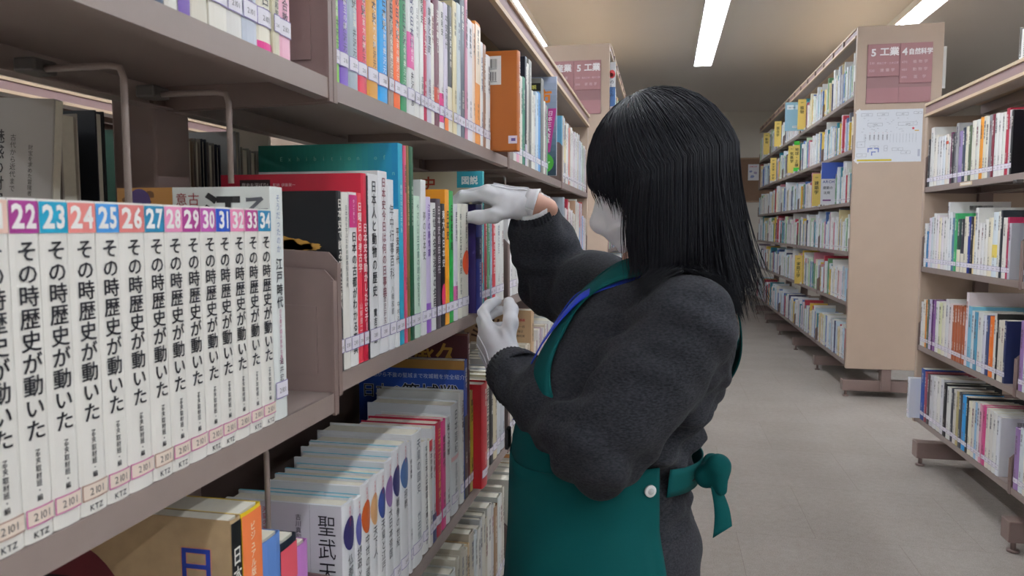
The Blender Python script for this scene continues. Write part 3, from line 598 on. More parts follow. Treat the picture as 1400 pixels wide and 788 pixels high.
 (3203, 38.4, 204, 'e6e4e2', {}),
 (3165, 18.8, 260, 'e8e8e8', {'dep':0.21,'lab':'tall white volume with barcoded cover showing,opposite bookcase second shelf','d':[('C','barw')]}),
 (3146, 30.1, 222, 'e6eaec', {}),
 (3116, 25, 200, '5a7a98', {}),
 (3091, 26.8, 216, '3fa868', {'dep':0.165}),
 (3064, 34.9, 195, '26403a', {'d':[('b',0,0.42,'e2dcc4')]}),
 (3029, 29.9, 195, '30303a', {'d':[('b',0,0.35,'e4dfce')]}),
 (3000, 33.4, 203, 'dfd8c4', {}),
 (2966, 24.5, 202, '22388c', {}),
 (2942, 24.1, 200, '1e1e26', {}),
 (2918, 13.8, 203, 'e8d49c', {}),
 (2904, 25.3, 232, 'e6e6e2', {'dep':0.2}),
 (2878, 26.8, 178, 'e8e6e2', {}),
 (2852, 26.2, 179, 'e2e2e0', {}),
 (2825, 27.5, 191, 'e6e4de', {}),
 (2798, 35.8, 196, 'e8e0c8', {}),
 (2762, 43.4, 214, 'dfe8ec', {'d':[('b',0.3,0.5,'e8d060')]}),
 (2719, 17, 215, 'e4e2d8', {}),
 (2702, 13.4, 219, '30343a', {'dep':0.18,'d':[('C','barw')],'lab':'dark-spined volume with a pale barcoded cover,opposite bookcase second shelf'}),
 (2688, 36.1, 195, 'e6e4da', {}),
 (2652, 12.9, 196, 'a82c50', {}),
 (2639, 15.9, 177, 'c2c4ca', {'dep':0.15,'lab':'pale grey book whose cover shows three barcodes,opposite bookcase second shelf','d':[('C','bar3')]}),
],
'R3': [
 (3429, 28.5, 184, 'e2e2e2', {}),
 (3401, 33.5, 196, 'e8e4da', {}),
 (3367, 16.5, 197, 'e89a3c', {}),
 (3351, 21.7, 201, '5c6a5a', {}),
 (3329, 32, 203, 'cdc4dc', {}),
 (3297, 15.8, 205, '5c2c6c', {}),
 (3281, 25.9, 203, '8a5a9a', {}),
 (3255, 35.6, 203, 'e4e4e0', {}),
 (3220, 37.2, 200, 'dfe2b8', {}),
 (3182, 36.3, 204, 'e6e4d4', {}),
 (3146, 33.1, 222, 'e2e2e2', {'dep':0.17}),
 (3113, 37, 207, 'e8dcdc', {}),
 (3076, 27.1, 205, 'a85c3c', {}),
 (3049, 24.4, 207, 'a45838', {}),
 (3024, 24, 209, 'aa5e3e', {}),
 (3000, 23.6, 211, 'a65a3a', {}),
 (2977, 25.3, 213, 'a85c3c', {}),
 (2951, 22.8, 264, 'e8dce0', {'dep':0.205,'lab':'tall white volume with a pinkish spine,tallest on the opposite third shelf'}),
 (2929, 32.5, 217, '7ac0dc', {'dep':0.19}),
 (2896, 23.9, 204, 'dfe6ea', {}),
 (2872, 23.5, 203, '5aa0c0', {}),
 (2849, 45.7, 207, 'e4e6e2', {}),
 (2803, 26, 199, 'dcdce8', {}),
 (2777, 25.4, 201, '3a4a78', {}),
 (2752, 39, 202, 'ea7a2c', {}),
 (2713, 17.3, 208, 'e6e4dc', {}),
 (2695, 13.7, 216, '1c1e1e', {'dep':0.18}),
 (2682, 23.6, 197, 'e2dccc', {}),
 (2658, 19.9, 200, 'e0d8c8', {}),
 (2638, 16.3, 200, '26305a', {'dep':0.15,'lab':'navy book with a white barcode sticker on its cover,opposite bookcase third shelf','d':[('C','bar2')]}),
],
'R4': [
 (3391, 28.2, 169, 'dfe3ea', {'out':0.045,'dep':0.13,'lab':'pale book jutting out beside the dark blue one,bottom shelf opposite'}),
 (3383, 41.9, 215, '2450a0', {'dep':0.19}),
 (3348, 27.4, 208, 'a04858', {'dep':0.19}),
 (3321, 33.6, 203, '4c4448', {}),
 (3287, 39.4, 206, 'c8c8cc', {}),
 (3248, 38.5, 209, 'dcdcdc', {}),
 (3209, 43.7, 213, 'e2e0da', {}),
 (3166, 30.4, 216, 'd8d8dc', {}),
 (3135, 35.7, 206, '1e2024', {'dep':0.19}),
 (3100, 40.6, 198, 'dcdcd8', {}),
 (3059, 25.5, 200, '3a3e4a', {}),
 (3033, 30.6, 201, 'd8d4cc', {}),
 (3003, 21.9, 201, 'c4b47c', {}),
 (2981, 29.5, 203, '4a4a50', {}),
 (2951, 39.3, 199, '2a9ce0', {}),
 (2912, 17.9, 200, '1c1e24', {'dep':0.19}),
 (2894, 27.7, 190, 'e6e2cc', {}),
 (2867, 29.6, 195, 'e0dcd0', {}),
 (2837, 19.4, 198, '9ac4e0', {}),
 (2818, 21.5, 199, 'e2e2e2', {}),
 (2796, 18.8, 202, 'e0a0b8', {}),
 (2777, 30, 203, 'd04a88', {}),
 (2747, 27.1, 200, 'e4e0d4', {}),
 (2720, 26.5, 202, 'e2e0d8', {}),
 (2694, 30.3, 200, 'e6e6e2', {}),
 (2663, 25.4, 193, 'e4e6ec', {'dep':0.15,'lab':'white book with two barcodes on its cover beside the opposite bottom bookend','d':[('C','bar2w')]}),
],
'R1b': [
 (2508, 32.7, 216, '9a7ab0', {}),
 (2475, 18.1, 221, 'e6e2da', {}),
 (2456, 22.7, 196, 'e6e2da', {}),
 (2433, 28.7, 206, 'e8e6e4', {}),
 (2404, 31.5, 202, 'd0d4d8', {}),
 (2372, 33.5, 186, 'e6e2da', {}),
 (2338, 16.1, 205, 'dcdce4', {}),
],
'R2b': [
 (2508, 25.8, 217, '7a8ab0', {}),
 (2482, 24.7, 190, 'd0d4d8', {}),
 (2457, 20.4, 204, 'd8e0e4', {}),
 (2436, 20.1, 197, 'e4e4e2', {}),
 (2415, 28.2, 225, 'd8e0e4', {}),
 (2387, 25.8, 215, '7a8ab0', {}),
 (2361, 21.5, 218, 'e8e6e4', {}),
],
'R3b': [
 (2508, 27, 214, '9a7ab0', {}),
 (2481, 18.5, 224, 'd8e0e4', {}),
 (2462, 33.7, 207, 'e6e2da', {}),
 (2427, 23.8, 224, 'e6e2da', {}),
 (2403, 28.2, 225, 'e6e2da', {}),
 (2375, 21.1, 209, 'c8ccd6', {}),
 (2353, 26.4, 208, '7a8ab0', {}),
],
'R4b': [
 (2508, 31.9, 190, '9a7ab0', {}),
 (2476, 27.6, 197, 'd8e0e4', {}),
 (2448, 27.8, 206, 'e6e2da', {}),
 (2420, 21.4, 187, '7a8ab0', {}),
 (2398, 16.4, 191, 'd8e0e4', {}),
 (2381, 30.5, 192, 'e6e2da', {}),
 (2350, 19.3, 217, '7a8ab0', {}),
],
}
# ---------------------------------------------------------------- books
def cname(hx):
    import colorsys
    r, g, b_ = [int(hx[i:i+2], 16)/255 for i in (0, 2, 4)]; h, s, v = colorsys.rgb_to_hsv(r, g, b_); h *= 360
    if s < .075: return 'white' if v > .86 else 'pale grey' if v > .72 else 'grey' if v > .42 else 'charcoal' if v > .18 else 'black'
    if v < .17: return 'black'
    if s < .20 and v > .78: return 'ivory' if 30 < h < 75 else 'pinkish white' if h < 25 or h > 300 else 'bluish white' if 170 < h < 300 else 'greenish white'
    n = 'red' if h < 14 or h > 346 else 'orange' if h < 36 else 'yellow' if h < 62 else 'olive green' if h < 85 else 'green' if h < 160 else 'teal' if h < 192 else 'sky blue' if h < 208 else 'blue' if h < 248 else 'purple' if h < 290 else 'magenta' if h < 335 else 'pink'
    if n in ('orange', 'yellow', 'red') and (s < .45 or v < .6): n = 'tan' if v > .6 else 'brown'
    return ('dark ' if v < .4 else 'pale ' if s < .35 and v > .65 and n not in ('tan', 'brown') else '')+n
ORD = 'first second third fourth fifth sixth seventh eighth ninth tenth eleventh twelfth thirteenth fourteenth fifteenth sixteenth seventeenth eighteenth nineteenth twentieth'.split()
def ordn(i):
    if i < 20: return ORD[i]
    tens = {2: 'twenty', 3: 'thirty', 4: 'forty', 5: 'fifty', 6: 'sixty', 7: 'seventy'}[(i+1)//10]
    return {2: 'twentieth', 3: 'thirtieth', 4: 'fortieth', 5: 'fiftieth'}[(i+1)//10] if (i+1) % 10 == 0 else tens+'-'+ORD[(i+1) % 10-1]
TITLES = ['日本の歴史', '日本史の謎', '古代史を歩く', '武士の世界', '戦国時代', '江戸の暮らし', '日本人の心', '鎌倉と室町', '明治維新', '幕末史', '歴史の見方', '古墳と大王', '近代日本', '天皇と国家', '昭和史', '平安時代', '城と合戦', '日本列島史']
AUTH = ['山田一郎', '佐藤正', '高橋和男', '小林清', '加藤誠', '中村弘']
RT = ['暮らしの本', '家庭の医学', '料理入門', '園芸の基本', '手芸図鑑', '住まい', '子育て', '健康の科学', '食と文化']
def skin_edge(hx): return paper(hx)
def make_book(loc, dirn, t, h, d, hx, hard, op, label, group, rich=True, seed=0, titles=TITLES):
    """spine outward at local x = 0, pages towards -x, thickness along y"""
    rr = random.Random(seed); rz = 0 if dirn > 0 else math.pi
    t = max(t, .0035); bulge = min(.05*t, .0011) if 'ser' in op else min(.09*t, .0026) if hard else min(.03*t, .0006); th = min(.0040 if 'edge' in op else .0021 if hard else .0006, t*.2); ov = .0032 if hard else .0005
    cs = lambda y: -bulge*(2*y/t)**2-(.0007 if abs(abs(y)-t/2) < 1e-6 else 0)
    ns = 8 if hard else 4; ys = [-t/2+t*i/ns for i in range(ns+1)]
    outer = [(-d, -t/2), (-.5*d, -t/2), (-bulge-.004, -t/2)]+[(cs(y), y) for y in ys]+[(-bulge-.004, t/2), (-.5*d, t/2), (-d, t/2)]
    inner = [(-d, -t/2+th), (-.5*d, -t/2+th), (-bulge-.006, -t/2+th)]+[(cs(y)-th, max(-t/2+th, min(t/2-th, y))) for y in ys]+[(-bulge-.006, t/2-th), (-.5*d, t/2-th), (-d, t/2-th)]
    n = len(outer); P = []
    for q in (outer, inner):
        P += [(x, y, 0) for x, y in q]+[(x, y, h) for x, y in q]
    pm = paper(hx) if hx != 'b79d78' else mat(hx, .45, .22, 55); em = paper(op['edge']) if 'edge' in op else pm
    mb = MB(); f = []
    for i in range(n-1):
        f += [(i, i+1, n+i+1, n+i), (2*n+i+1, 2*n+i, 3*n+i, 3*n+i+1)]
    f += [(0, n, 3*n, 2*n), (n-1, 3*n-1, 4*n-1, 2*n-1)]
    mb.add(P, f, pm)
    far_ = [i for i in range(n-1) if P[i][1] > t/2-1e-6 and P[i+1][1] > t/2-1e-6]; near_ = [i for i in range(n-1) if i not in far_]
    for ids, mm in ((near_, pm), (far_, em)): mb.add(P, [(n+i, n+i+1, 3*n+i+1, 3*n+i) for i in ids]+[(i+1, i, 2*n+i, 2*n+i+1) for i in ids], mm)
    fs = lambda lv: (lambda u, z: (cs(max(-t/2, min(t/2, u)))+.00035+.00015*lv, u, z))
    deco = op.get('d', [])
    if not any(q[0] in 'vVh' for q in deco) and rich is not None:
        deco = list(deco); lum = sum(int(hx[i:i+2], 16) for i in (0, 2, 4))
        ih = rr.choice(['26282e', '3a3c44', '5a4a48', '7a3038', '2c4068', '22242a']) if lum > 400 else 'ece8e0'
        sz = min(t*1000*.74, rr.uniform(9, 14)); tt = op.get('t') or rr.choice(titles)
        tt2 = rr.choice(AUTH)
        if sz > 1.5:
            deco += [('v', tt if 't' not in op else rr.choice(titles), rr.uniform(.86, .95), sz, ih, 1), ('v', op.get('t') or tt2, .36 if 't' in op else .34, sz*(1.2 if 't' in op else .8), ih, 0)]
    lv = 1
    cov = None
    for q in deco:
        k = q[0]
        if k == 'b': rect(mb, fs(0), -t/2+.0001, t/2-.0001, q[1]*h, q[2]*h, q[3], 6, paper(q[3]))
        elif k in 'vV':
            sz = min(q[3]/1000, t*.86) if k == 'v' else min(q[3]/1000, t*.80)
            L = len(q[1])*sz*1.04; sxx = 1
            if k == 'V': szy = .0128; text(mb, q[1], fs(1), 0, q[2]*h, szy, q[4], 1, True, 1.12, False, 1.0)
            else:
                szy = q[3]/1000; room = q[2]*h-.012
                if len(q[1])*szy*1.04 > room: szy = room/(len(q[1])*1.04)
                text(mb, q[1], fs(1), 0, q[2]*h, szy, q[4], q[5], True, min(1, t*.84/szy))
        elif k == 'h':
            szy = .0185; text(mb, q[1], fs(2), 0, q[2]*h, szy, q[4], 2, False, min(.95, t*.98/(szy*1.3)))
        elif k == 'o': disc(mb, fs(1), 0, q[1]*h, min(q[2]*t, t*.47), q[3]*h if q[3] > .09 else .02, q[4], 18)
        elif k == 'C': cov = q[1]
    sgn = -1 if dirn > 0 else 1
    def fc(lv):
        return lambda u, z: ((-d+u) if dirn > 0 else -u-.002, sgn*(t/2+.0003+.00015*lv), z)
    if cov: COVERS[cov](mb, fc, d, h)
    if rich is False or rich is None:
        if op.get('st', 1): 
            rect(mb, fs(2), -t/2+.0004, t/2-.0004, .014, .030, 'e2e0e4', 2); rect(mb, fs(3), -t*.3, t*.3, .020, .0245, '77767c', 2)
        mb.box((-d+ov, -t/2+th, ov), (-bulge-.004, t/2-th, h-ov), PAGES)
        r = mb.build('book', None, loc, rz); return tag(r, label, 'book', group)
    r = empty('book', label, 'book', loc, rz, group)
    mb.build('cover', r)
    pg = MB(); pg.box((-d+ov, -t/2+th+.0002, ov), (-bulge-.0045, t/2-th-.0002, h-ov), PAGES); pg.build('page_block', r)
    if not op.get('bare') and t > .005:
        s = MB(); z0, z1 = (.020, .036) if 'ser' not in op else (.0095, .0200)
        bc = '7a6aa8' if 'ser' not in op else rr.choice(['c45a9a', 'c45a9a', 'b08a7a'])
        rect(s, fs(2), -t/2+.0005, t/2-.0003, z0, z1, 'e6e2ea' if 'ser' not in op else 'e8d8c8', 6)
        for (a, b_) in ((z0, z0+.0008), (z1-.0008, z1)): rect(s, fs(3), -t/2+.0005, t/2-.0003, a, b_, bc, 6)
        for u in (-t/2+.0005,): rect(s, fs(3), u, u+.0008, z0, z1, bc)
        text(s, '2101' if t > .014 else '210', fs(3), .0008, z0+(.005 if 'ser' not in op else .0028), min(.0066, t*.36), '55504e', 0, False)
        s.build('spine_label', r)
        if 'ser' in op and int(op['ser']) % 3 != 2:
            s2 = MB(); text(s2, 'KTZ', fs(2), 0, z0-.0070, .0052, '2a2a2e', 1, False); s2.build('publisher_mark', r)
    return r
# cover artwork (printed on the board that shows)
def grid_bar(mb, F, u, z, w, hh, seed): barcode(mb, F(2), u, u+w, z, z+hh, seed)
def cv_gold(mb, F, d, h):
    for (u, z, a, c) in ((.5, .715, .024, .008), (.36, .725, .016, .006), (.66, .70, .020, .007), (.56, .685, .026, .0065), (.78, .695, .012, .004), (.45, .70, .02, .005)):
        disc(mb, F(1), u*d, z*h, a, c, 'b98a3c', 22, .3, int(u*100))
def cv_fuka(mb, F, d, h):
    rect(mb, F(1), .14*d, .36*d, h-.0185, h-.0065, '2a1218'); text(mb, '歴史を深ぼり!', F(2), .25*d, h-.0150, .0056, 'e8e0e0', 0, False)
    text(mb, '監修 伊藤賀一', F(2), .46*d, h-.0148, .0046, 'ecd0d4', 0, False)
def cv_excav(mb, F, d, h):
    n = 24
    for i in range(n):
        f_ = i/(n-1); a = (22, 118, 104); m_ = (70, 190, 180); c_ = (40, 150, 200)
        q = [a[j]+(m_[j]-a[j])*min(1, f_*1.5) if f_ < .67 else m_[j]+(c_[j]-m_[j])*(f_-.67)*3 for j in range(3)]
        hx = ''.join('%02x' % int(v) for v in q); rect(mb, F(0), d*i/n, d*(i+1)/n, 0, h, hx, 1, paper(hx))
    for (s_, z) in (('Exhibition of', h-.022), ('Excavations in', h-.043), ('the Japanese', h-.064)):
        for i, ch in enumerate(s_):
            if ch != ' ': text(mb, ch, F(2), d*(.17+.80*i/13), z, .0085, '8fd8cc', 0, False)
def cv_shomu(mb, F, d, h):
    text(mb, '天皇の歴史', F(1), .34*d, h-.006, .0075, 'b02838', 0); text(mb, '吉川真司', F(1), .62*d, h-.012, .0075, '303238', 0)
    text(mb, '聖武天皇', F(1), .855*d, h-.010, .0265, '1c1e24', 0, True, .88); rect(mb, F(1), .715*d, .717*d, 0, h, '8a8a90')
    disc(mb, F(1), .50*d, .50*h, .03, .035, '1c1c22', 24)
def cv_jouga(mb, F, d, h):
    disc(mb, lambda u, z: F(0)(max(u, .0008), z), .12*d, .66*h, .075, .075, '6e2e34', 40); rect(mb, F(1), .0, .50*d, .60*h, .79*h, '1c1416')
    text(mb, 'ドイツで開催された', F(2), .27*d, .735*h, .0095, 'a8242c', 1, False)
    text(mb, '日本', F(1), .83*d, h-.022, .040, 'cf8f74', 2, True); text(mb, '日本', F(2), .83*d, h-.022, .040, '28409c', 1, True)
def cv_zu2(mb, F, d, h):
    rect(mb, F(0), 0, d, 0, h, 'd6cdb4', 1, paper('d6cdb4')); rect(mb, F(1), .74*d, d, h-.032, h, '36a6b8')
    text(mb, '図説', F(2), .87*d, h-.024, .017, 'f2f6f4', 2, False); text(mb, '大史', F(1), .36*d, h-.038, .034, 'b8442c', 1, False)
    text(mb, '日本', F(1), .72*d, h-.062, .028, 'b8442c', 1, False)
def cv_zusetsu(mb, F, d, h):
    rect(mb, F(1), .70*d, .98*d, h-.036, h-.014, '15150f'); text(mb, '図説', F(2), .84*d, h-.030, .013, 'd8d46a', 2, False)
def cv_ichi(mb, F, d, h):
    for i in range(16):
        f_ = i/15; q = [int(a+(b_-a)*f_) for a, b_ in zip((44, 66, 84), (186, 200, 226))]; hx = '%02x%02x%02x' % tuple(q)
        rect(mb, F(0), 0, d, h*i/16, h*(i+1)/16, hx, 1, paper(hx))
    text(mb, '市', F(2), .80*d, h-.078, .048, 'e8862a', 2, False); text(mb, '都', F(2), .52*d, h-.078, .048, 'e8862a', 2, False)
    mb.add([F(1)(u*d, z*h) for u, z in ((.74, .22), (.90, .24), (1.0, .68), (.86, .68))], [(0, 1, 2, 3)], ink('c03a90'))
    text(mb, '日本三大改革', lambda u, z: F(2)(u+(z-.45*h)*.12, z), .87*d, .66*h, .016, 'f6e6f2', 1, True)
    disc(mb, F(1), .80*d, .13*h, .030, .030, '4cae3c', 24); text(mb, 'エリア', F(2), .80*d, .11*h, .013, 'eaf6e4', 1, False)
def cv_bar(mb, F, d, h):
    rect(mb, F(1), .03*d, .76*d, h-.068, h-.010, 'eceae6')
    for k, z in enumerate((h-.034, h-.060)): barcode(mb, F(2), .10*d, .70*d, z, z+.018, 5+k)
    rect(mb, F(1), .86*d, .985*d, .014, .030, 'e4dcf0'); rect(mb, F(2), .90*d, .96*d, .019, .025, '6a5aa0')
def stickers(n, wht):
    def f_(mb, F, d, h):
        for k in range(n):
            z = h-.030-.029*k
            if not wht: rect(mb, F(1), .28*d, .74*d, z-.005, z+.020, 'e6e4e4')
            barcode(mb, F(2), .32*d, .70*d, z, z+.016, 11+k)
    return f_
def cv_edo(mb, F, d, h):
    rect(mb, F(0), 0, .37*d, 0, h, 'b07a34', 1, paper('b07a34'))
    for i in range(14): disc(mb, F(1), random.Random(i).uniform(.01, .35)*d, h-.004-random.Random(i+50).uniform(0, .03), .004, .003, '6e4a26', 9, .8, i)
    disc(mb, F(2), .15*d, h-.013, .012, .012, '4a3470', 20); text(mb, '意古', F(2), .47*d, h-.016, .0125, 'a02a34', 0, False)
    text(mb, '江', F(2), .70*d, h-.040, .040, '1e1e22', 2, False); text(mb, 'そ', F(2), .90*d, h-.036, .034, '5c5e64', 1, False)
def cv_rojo(mb, F, d, h):
    rect(mb, F(1), 0, d, h-.017, h, 'a0763a'); text(mb, '籠城秘話から不抜の堅城まで攻城戦を完全紹介!', F(1), .5*d, h-.034, .0098, 'dfe6f2', 0, False)
    text(mb, '日本の', F(1), .23*d, h-.071, .027, 'e8e8ea', 2, False); text(mb, '日本の', F(2), .23*d, h-.071, .027, '14151a', 0, False)
    text(mb, '籠城戦', F(1), .68*d, h-.076, .036, 'e8e8ea', 2, False); text(mb, '籠城戦', F(2), .68*d, h-.076, .036, '14151a', 1, False)
def cv_ran(mb, F, d, h): text(mb, '乱', F(1), .72*d, h-.085, .075, '17181c', 2, False)
def cv_tealp(mb, F, d, h): rect(mb, F(1), .2*d, .85*d, h-.062, h-.035, '2e9a98'); rect(mb, F(1), 0, d, .0, h-.085, 'cfc6c6', 1, paper('cfc6c6'))
def cv_sun(mb, F, d, h):
    for i in range(13):
        a = math.pi*(.02+.96*i/13); c_, s_ = math.cos(a), math.sin(a); c2, s2 = math.cos(a+.10), math.sin(a+.10); R = .062
        mb.add([F(1)(.42*d+r*c__*1.0, h-.085+r*s__) for r, c__, s__ in ((.02, c_, s_), (R, c_, s_), (R, c2, s2), (.02, c2, s2))], [(0, 1, 2, 3)], ink('5a4030'))
    text(mb, '古代史講義', F(1), .80*d, h-.030, .008, 'c04a4a', 1, False)
    for k in range(3): text(mb, rr_auth(k), F(1), .82*d, h-.048-.013*k, .008, '30302c', 0, False)
def rr_auth(k): return AUTH[k]
def cv_jokyu(mb, F, d, h):
    text(mb, '承久', F(1), .70*d, h-.060, .048, 'b08838', 1, False); rect(mb, F(1), 0, d, h-.004, h, '6a3a30')
COVERS = dict(jokyu=cv_jokyu, gold=cv_gold, fukabori=cv_fuka, excav=cv_excav, shomu=cv_shomu, jouga=cv_jouga, zu2=cv_zu2, zusetsu=cv_zusetsu, ichi=cv_ichi, bar=cv_bar,
              barw=stickers(1, 1), bar2=stickers(2, 0), bar3=stickers(3, 1), bar2w=stickers(2, 1), edo=cv_edo, rojo=cv_rojo, ran=cv_ran, tealp=cv_tealp, sun=cv_sun)
OPP = ' of the opposite low bookcase'
PLACE = dict(A1='%s along the upper shelf short of the brown upright', A2='%s past the brown upright on the upper shelf', A3='%s past the orange-brown book on the upper shelf', A4='%s past the blue magazine on the upper shelf',
             B1='%s along the shelf of numbered white volumes', B2='%s past the embossed brown bookend on the middle shelf', B2b='%s after the purple book in the gloves, middle shelf', B3='%s in the middle shelf bay behind the raised sleeve', B4='%s in the middle shelf end bay beside the mask',
             C1='%s on the low shelf under the numbered volumes', C2='%s along the lower shelf under the gloves', C3='%s along the lower shelf beyond the lower glove', D1='%s along the bottom shelf beside the apron', D2='%s along the bottom shelf beyond the apron',
             R1='%s from the end panel, top shelf'+OPP, R2='%s from the end panel, second shelf'+OPP, R3='%s from the end panel, third shelf'+OPP, R4='%s from the end panel, bottom shelf'+OPP,
             R1b='%s past the steel upright, top shelf'+OPP, R2b='%s past the steel upright, second shelf'+OPP, R3b='%s past the steel upright, third shelf'+OPP, R4b='%s past the steel upright, bottom shelf'+OPP)
GRP = dict(A='books on the upper shelf of the librarian\'s bookcase', B='books on the middle shelf of the librarian\'s bookcase', C='books on the lower shelf of the librarian\'s bookcase', D='books on the bottom shelf of the librarian\'s bookcase', R='books on the opposite low bookcase')
MASS = MB()      # the far smallest spines, beyond the three hundred that show largest
NB = [0]
def pass_mass(loc, dirn, t, h, d, hx, seed, titles):
    o = make_book((0, 0, 0), dirn, t, h, d, hx, 0, {}, 'x', 'x', False, seed, titles); me = o.data
    R_ = np.array([[dirn, 0, 0], [0, dirn, 0], [0, 0, 1.]]); V_ = np.array([tuple(v.co) for v in me.vertices])@R_.T+np.array(loc)
    mi = [p.material_index for p in me.polygons]
    for k, mt in enumerate(me.materials):
        fs = [tuple(p.vertices) for p in me.polygons if p.material_index == k]
        if not fs: continue
        us = sorted({i for f in fs for i in f}); mp = {a: b_ for b_, a in enumerate(us)}
        MASS.add(V_[us], [tuple(mp[i] for i in f) for f in fs], mt)
    bpy.data.objects.remove(o); bpy.data.meshes.remove(me)
def place_row(key, rows, X, zsh, dirn, titles=TITLES, rich=True, mass=False):
    sub = []
    for (y, t, h, hx, op) in rows:        # mm
        k = max(1, round(t/27)) if t > 47 and 'lab' not in op else 1
        for j in range(k):
            rr = random.Random(y*7+j)
            hx2 = hx if j == 0 else rr.choice(['e4e2dc', 'd8d4ca', 'cfd6dc', hx, 'e6dfe2', 'c6b8a4', 'dfe6e0', 'b8a0a8'])
            sub.append((y+dirn*t/k*j, t/k, h-(0 if j == 0 else rr.randint(-6, 14)), hx2, op if j == 0 else {}))
    cur = None; bays = LE if dirn > 0 else [1.62, 2.52, 3.42]
    for i, (y, t, h, hx, op) in enumerate(sub):
        if cur is not None: y = max(y, cur) if dirn > 0 else min(y, cur)
        for e in bays:      # keep clear of the steel uprights
            lo, hi = sorted((y, y+dirn*t))
            if lo < e*1000+11 and hi > e*1000-11:
                if dirn > 0: y = e*1000+11.5 if (lo+hi)/2 > e*1000 else y-(hi-e*1000+11.5)
                else: y = e*1000-11.5 if (lo+hi)/2 < e*1000 or e > 3.4 else y+(e*1000+11.5-lo)
        if cur is not None and (y-cur)*dirn < 0: t = t-abs(y-cur); y = cur
        cur = y+dirn*(t+.05)
        if t < 3.2: continue
        t0 = t; t = (t-.35)/1000; h = h/1000
        if 'tt' in op: t = op['tt']
        d = op.get('dep') or min(.178, max(.115, h*.68))
        if t0 > 40: t = min(t, .045)
        hard = op.get('hard', 1 if (t > .024 and h < .215) else 0)
        rr = random.Random(i*31+len(key)); x = X+dirn*(op.get('out', 0)-.0004-rr.uniform(0, .002)*(0 if 'ser' in op else 1))
        lab = op.get('lab') or '%s book, %s' % (cname(hx), PLACE[key] % ordn(i))
        if mass or (key in ('A4', 'B3', 'B4', 'C3', 'D2') and not op and t0 < 40 and i % 3): pass_mass((x, y/1000+dirn*t0/2000, zsh+.0004), dirn, t, h, d, hx, i*13+ord(key[0])*7, titles); continue
        make_book((x, (y/1000+dirn*(t0/1000)/2), zsh+.0004), dirn, t, h, d, hx, hard, op, lab, GRP[key[0]], rich, i*13+ord(key[0])*7, titles)
        NB[0] += 1
ZK = dict(A1=1.169, A2=1.169, A3=1.169, A4=1.169, B1=.830, B2=.849, B2b=.849, B3=.849, B4=.849, C1=.465, C2=.509, C3=.509, D1=.209, D2=.209, R1b=1.178, R2b=.847, R3b=.515, R4b=.209, R1=1.178, R2=.847, R3=.515, R4=.209)
for key, rows in DATA.items():
    place_row(key, rows, XL if key[0] in 'ABCD' else XR, ZK[key], 1 if key[0] in 'ABCD' else -1, TITLES if key[0] in 'ABCD' else RT, True, key in ('D2',))
# ---------------------------------------------------------------- back rows, seen through the open back of the near bookcase
XB = XL-2*D2
def back_book(y, t, h, d, hx, label, z=.849, rich=None, x=None):
    make_book((XB+.006 if x is None else x, y, z+.0004), -1, t, h, d, hx, 1, {'st': 0}, label, 'books on the far side of the librarian\'s bookcase', rich, int(y*1000))
bk = [(.677, .024, .281, .19, 'b9b0a4', 'thick book showing its cream page edges'), (.727, .014, .290, .185, '22262e', 'dark blue-black book with a clouded cover'),
      (.845, .010, .286, .19, '2e6a52', 'dark green thin book'), (.863, .014, .282, .19, 'b0a898', 'beige book'), (.880, .012, .278, .19, '9a8470', 'tan-brown book'), (.896, .012, .279, .19, '9a9084', 'grey-brown book'), (.910, .010, .280, .19, '242c3a', 'slim navy book'), (.926, .014, .277, .19, '8e8a84', 'grey book'),
      (.943, .010, .276, .19, '2a3040', 'slim dark navy book'), (.992, .012, .300, .19, 'b4b5b3', 'tall pale grey book'), (1.012, .02, .279, .19, 'a8a49c', 'pale stone book'), (1.034, .018, .277, .19, '9a948c', 'dusty grey book'), (1.058, .02, .278, .19, 'a09a90', 'stone-coloured book'), (1.092, .03, .279, .19, '2a2250', 'deep violet book')]
for y, t, h, d, hx, nm in bk: back_book(y, t, h, d, hx, nm+' turned away, seen between shelf and numbered volumes')
# pale magazine leaning against them, its printed back cover towards the numbered set
mz = empty('magazine', 'pale magazine leaning behind the numbered volumes, printed with dark vertical lines', 'magazine', (XB+.197, .636, .8525))
m_ = MB(); m_.box((-.19, -.006, 0), (0, .006, .286), paper('a9a49c'), .001); cvm = m_.build('cover', mz); pgm = MB(); pgm.box((-.188, -.0045, .001), (.0006, .0045, .2845), PAGES); pgm.build('page_block', mz)
Fm = lambda u, z: (-.19+u, -.0064, z+.04)
l_ = MB(); text(l_, '魅惑の財宝伝説', Fm, .128, .215, .0150, '1e1a18', 1)
for k in range(5): text(l_, ['失われた黄金の行方', '世界各地に眠る秘宝', '海底に沈んだ船団', '王家の墓の謎', '伝説を追う人々'][k], Fm, .085-.014*k, .17-.004*k, .0065, '4a4640', 0)
text(l_, '古代から近代まで', Fm, .145, .21, .007, '3a3834', 0); text(l_, '財宝を求めた冒険者', Fm, .165, .20, .0055, '3a3834', 0); l_.build('lettering', mz)
mz.rotation_euler = (math.radians(-2.5), math.radians(3), math.radians(2))
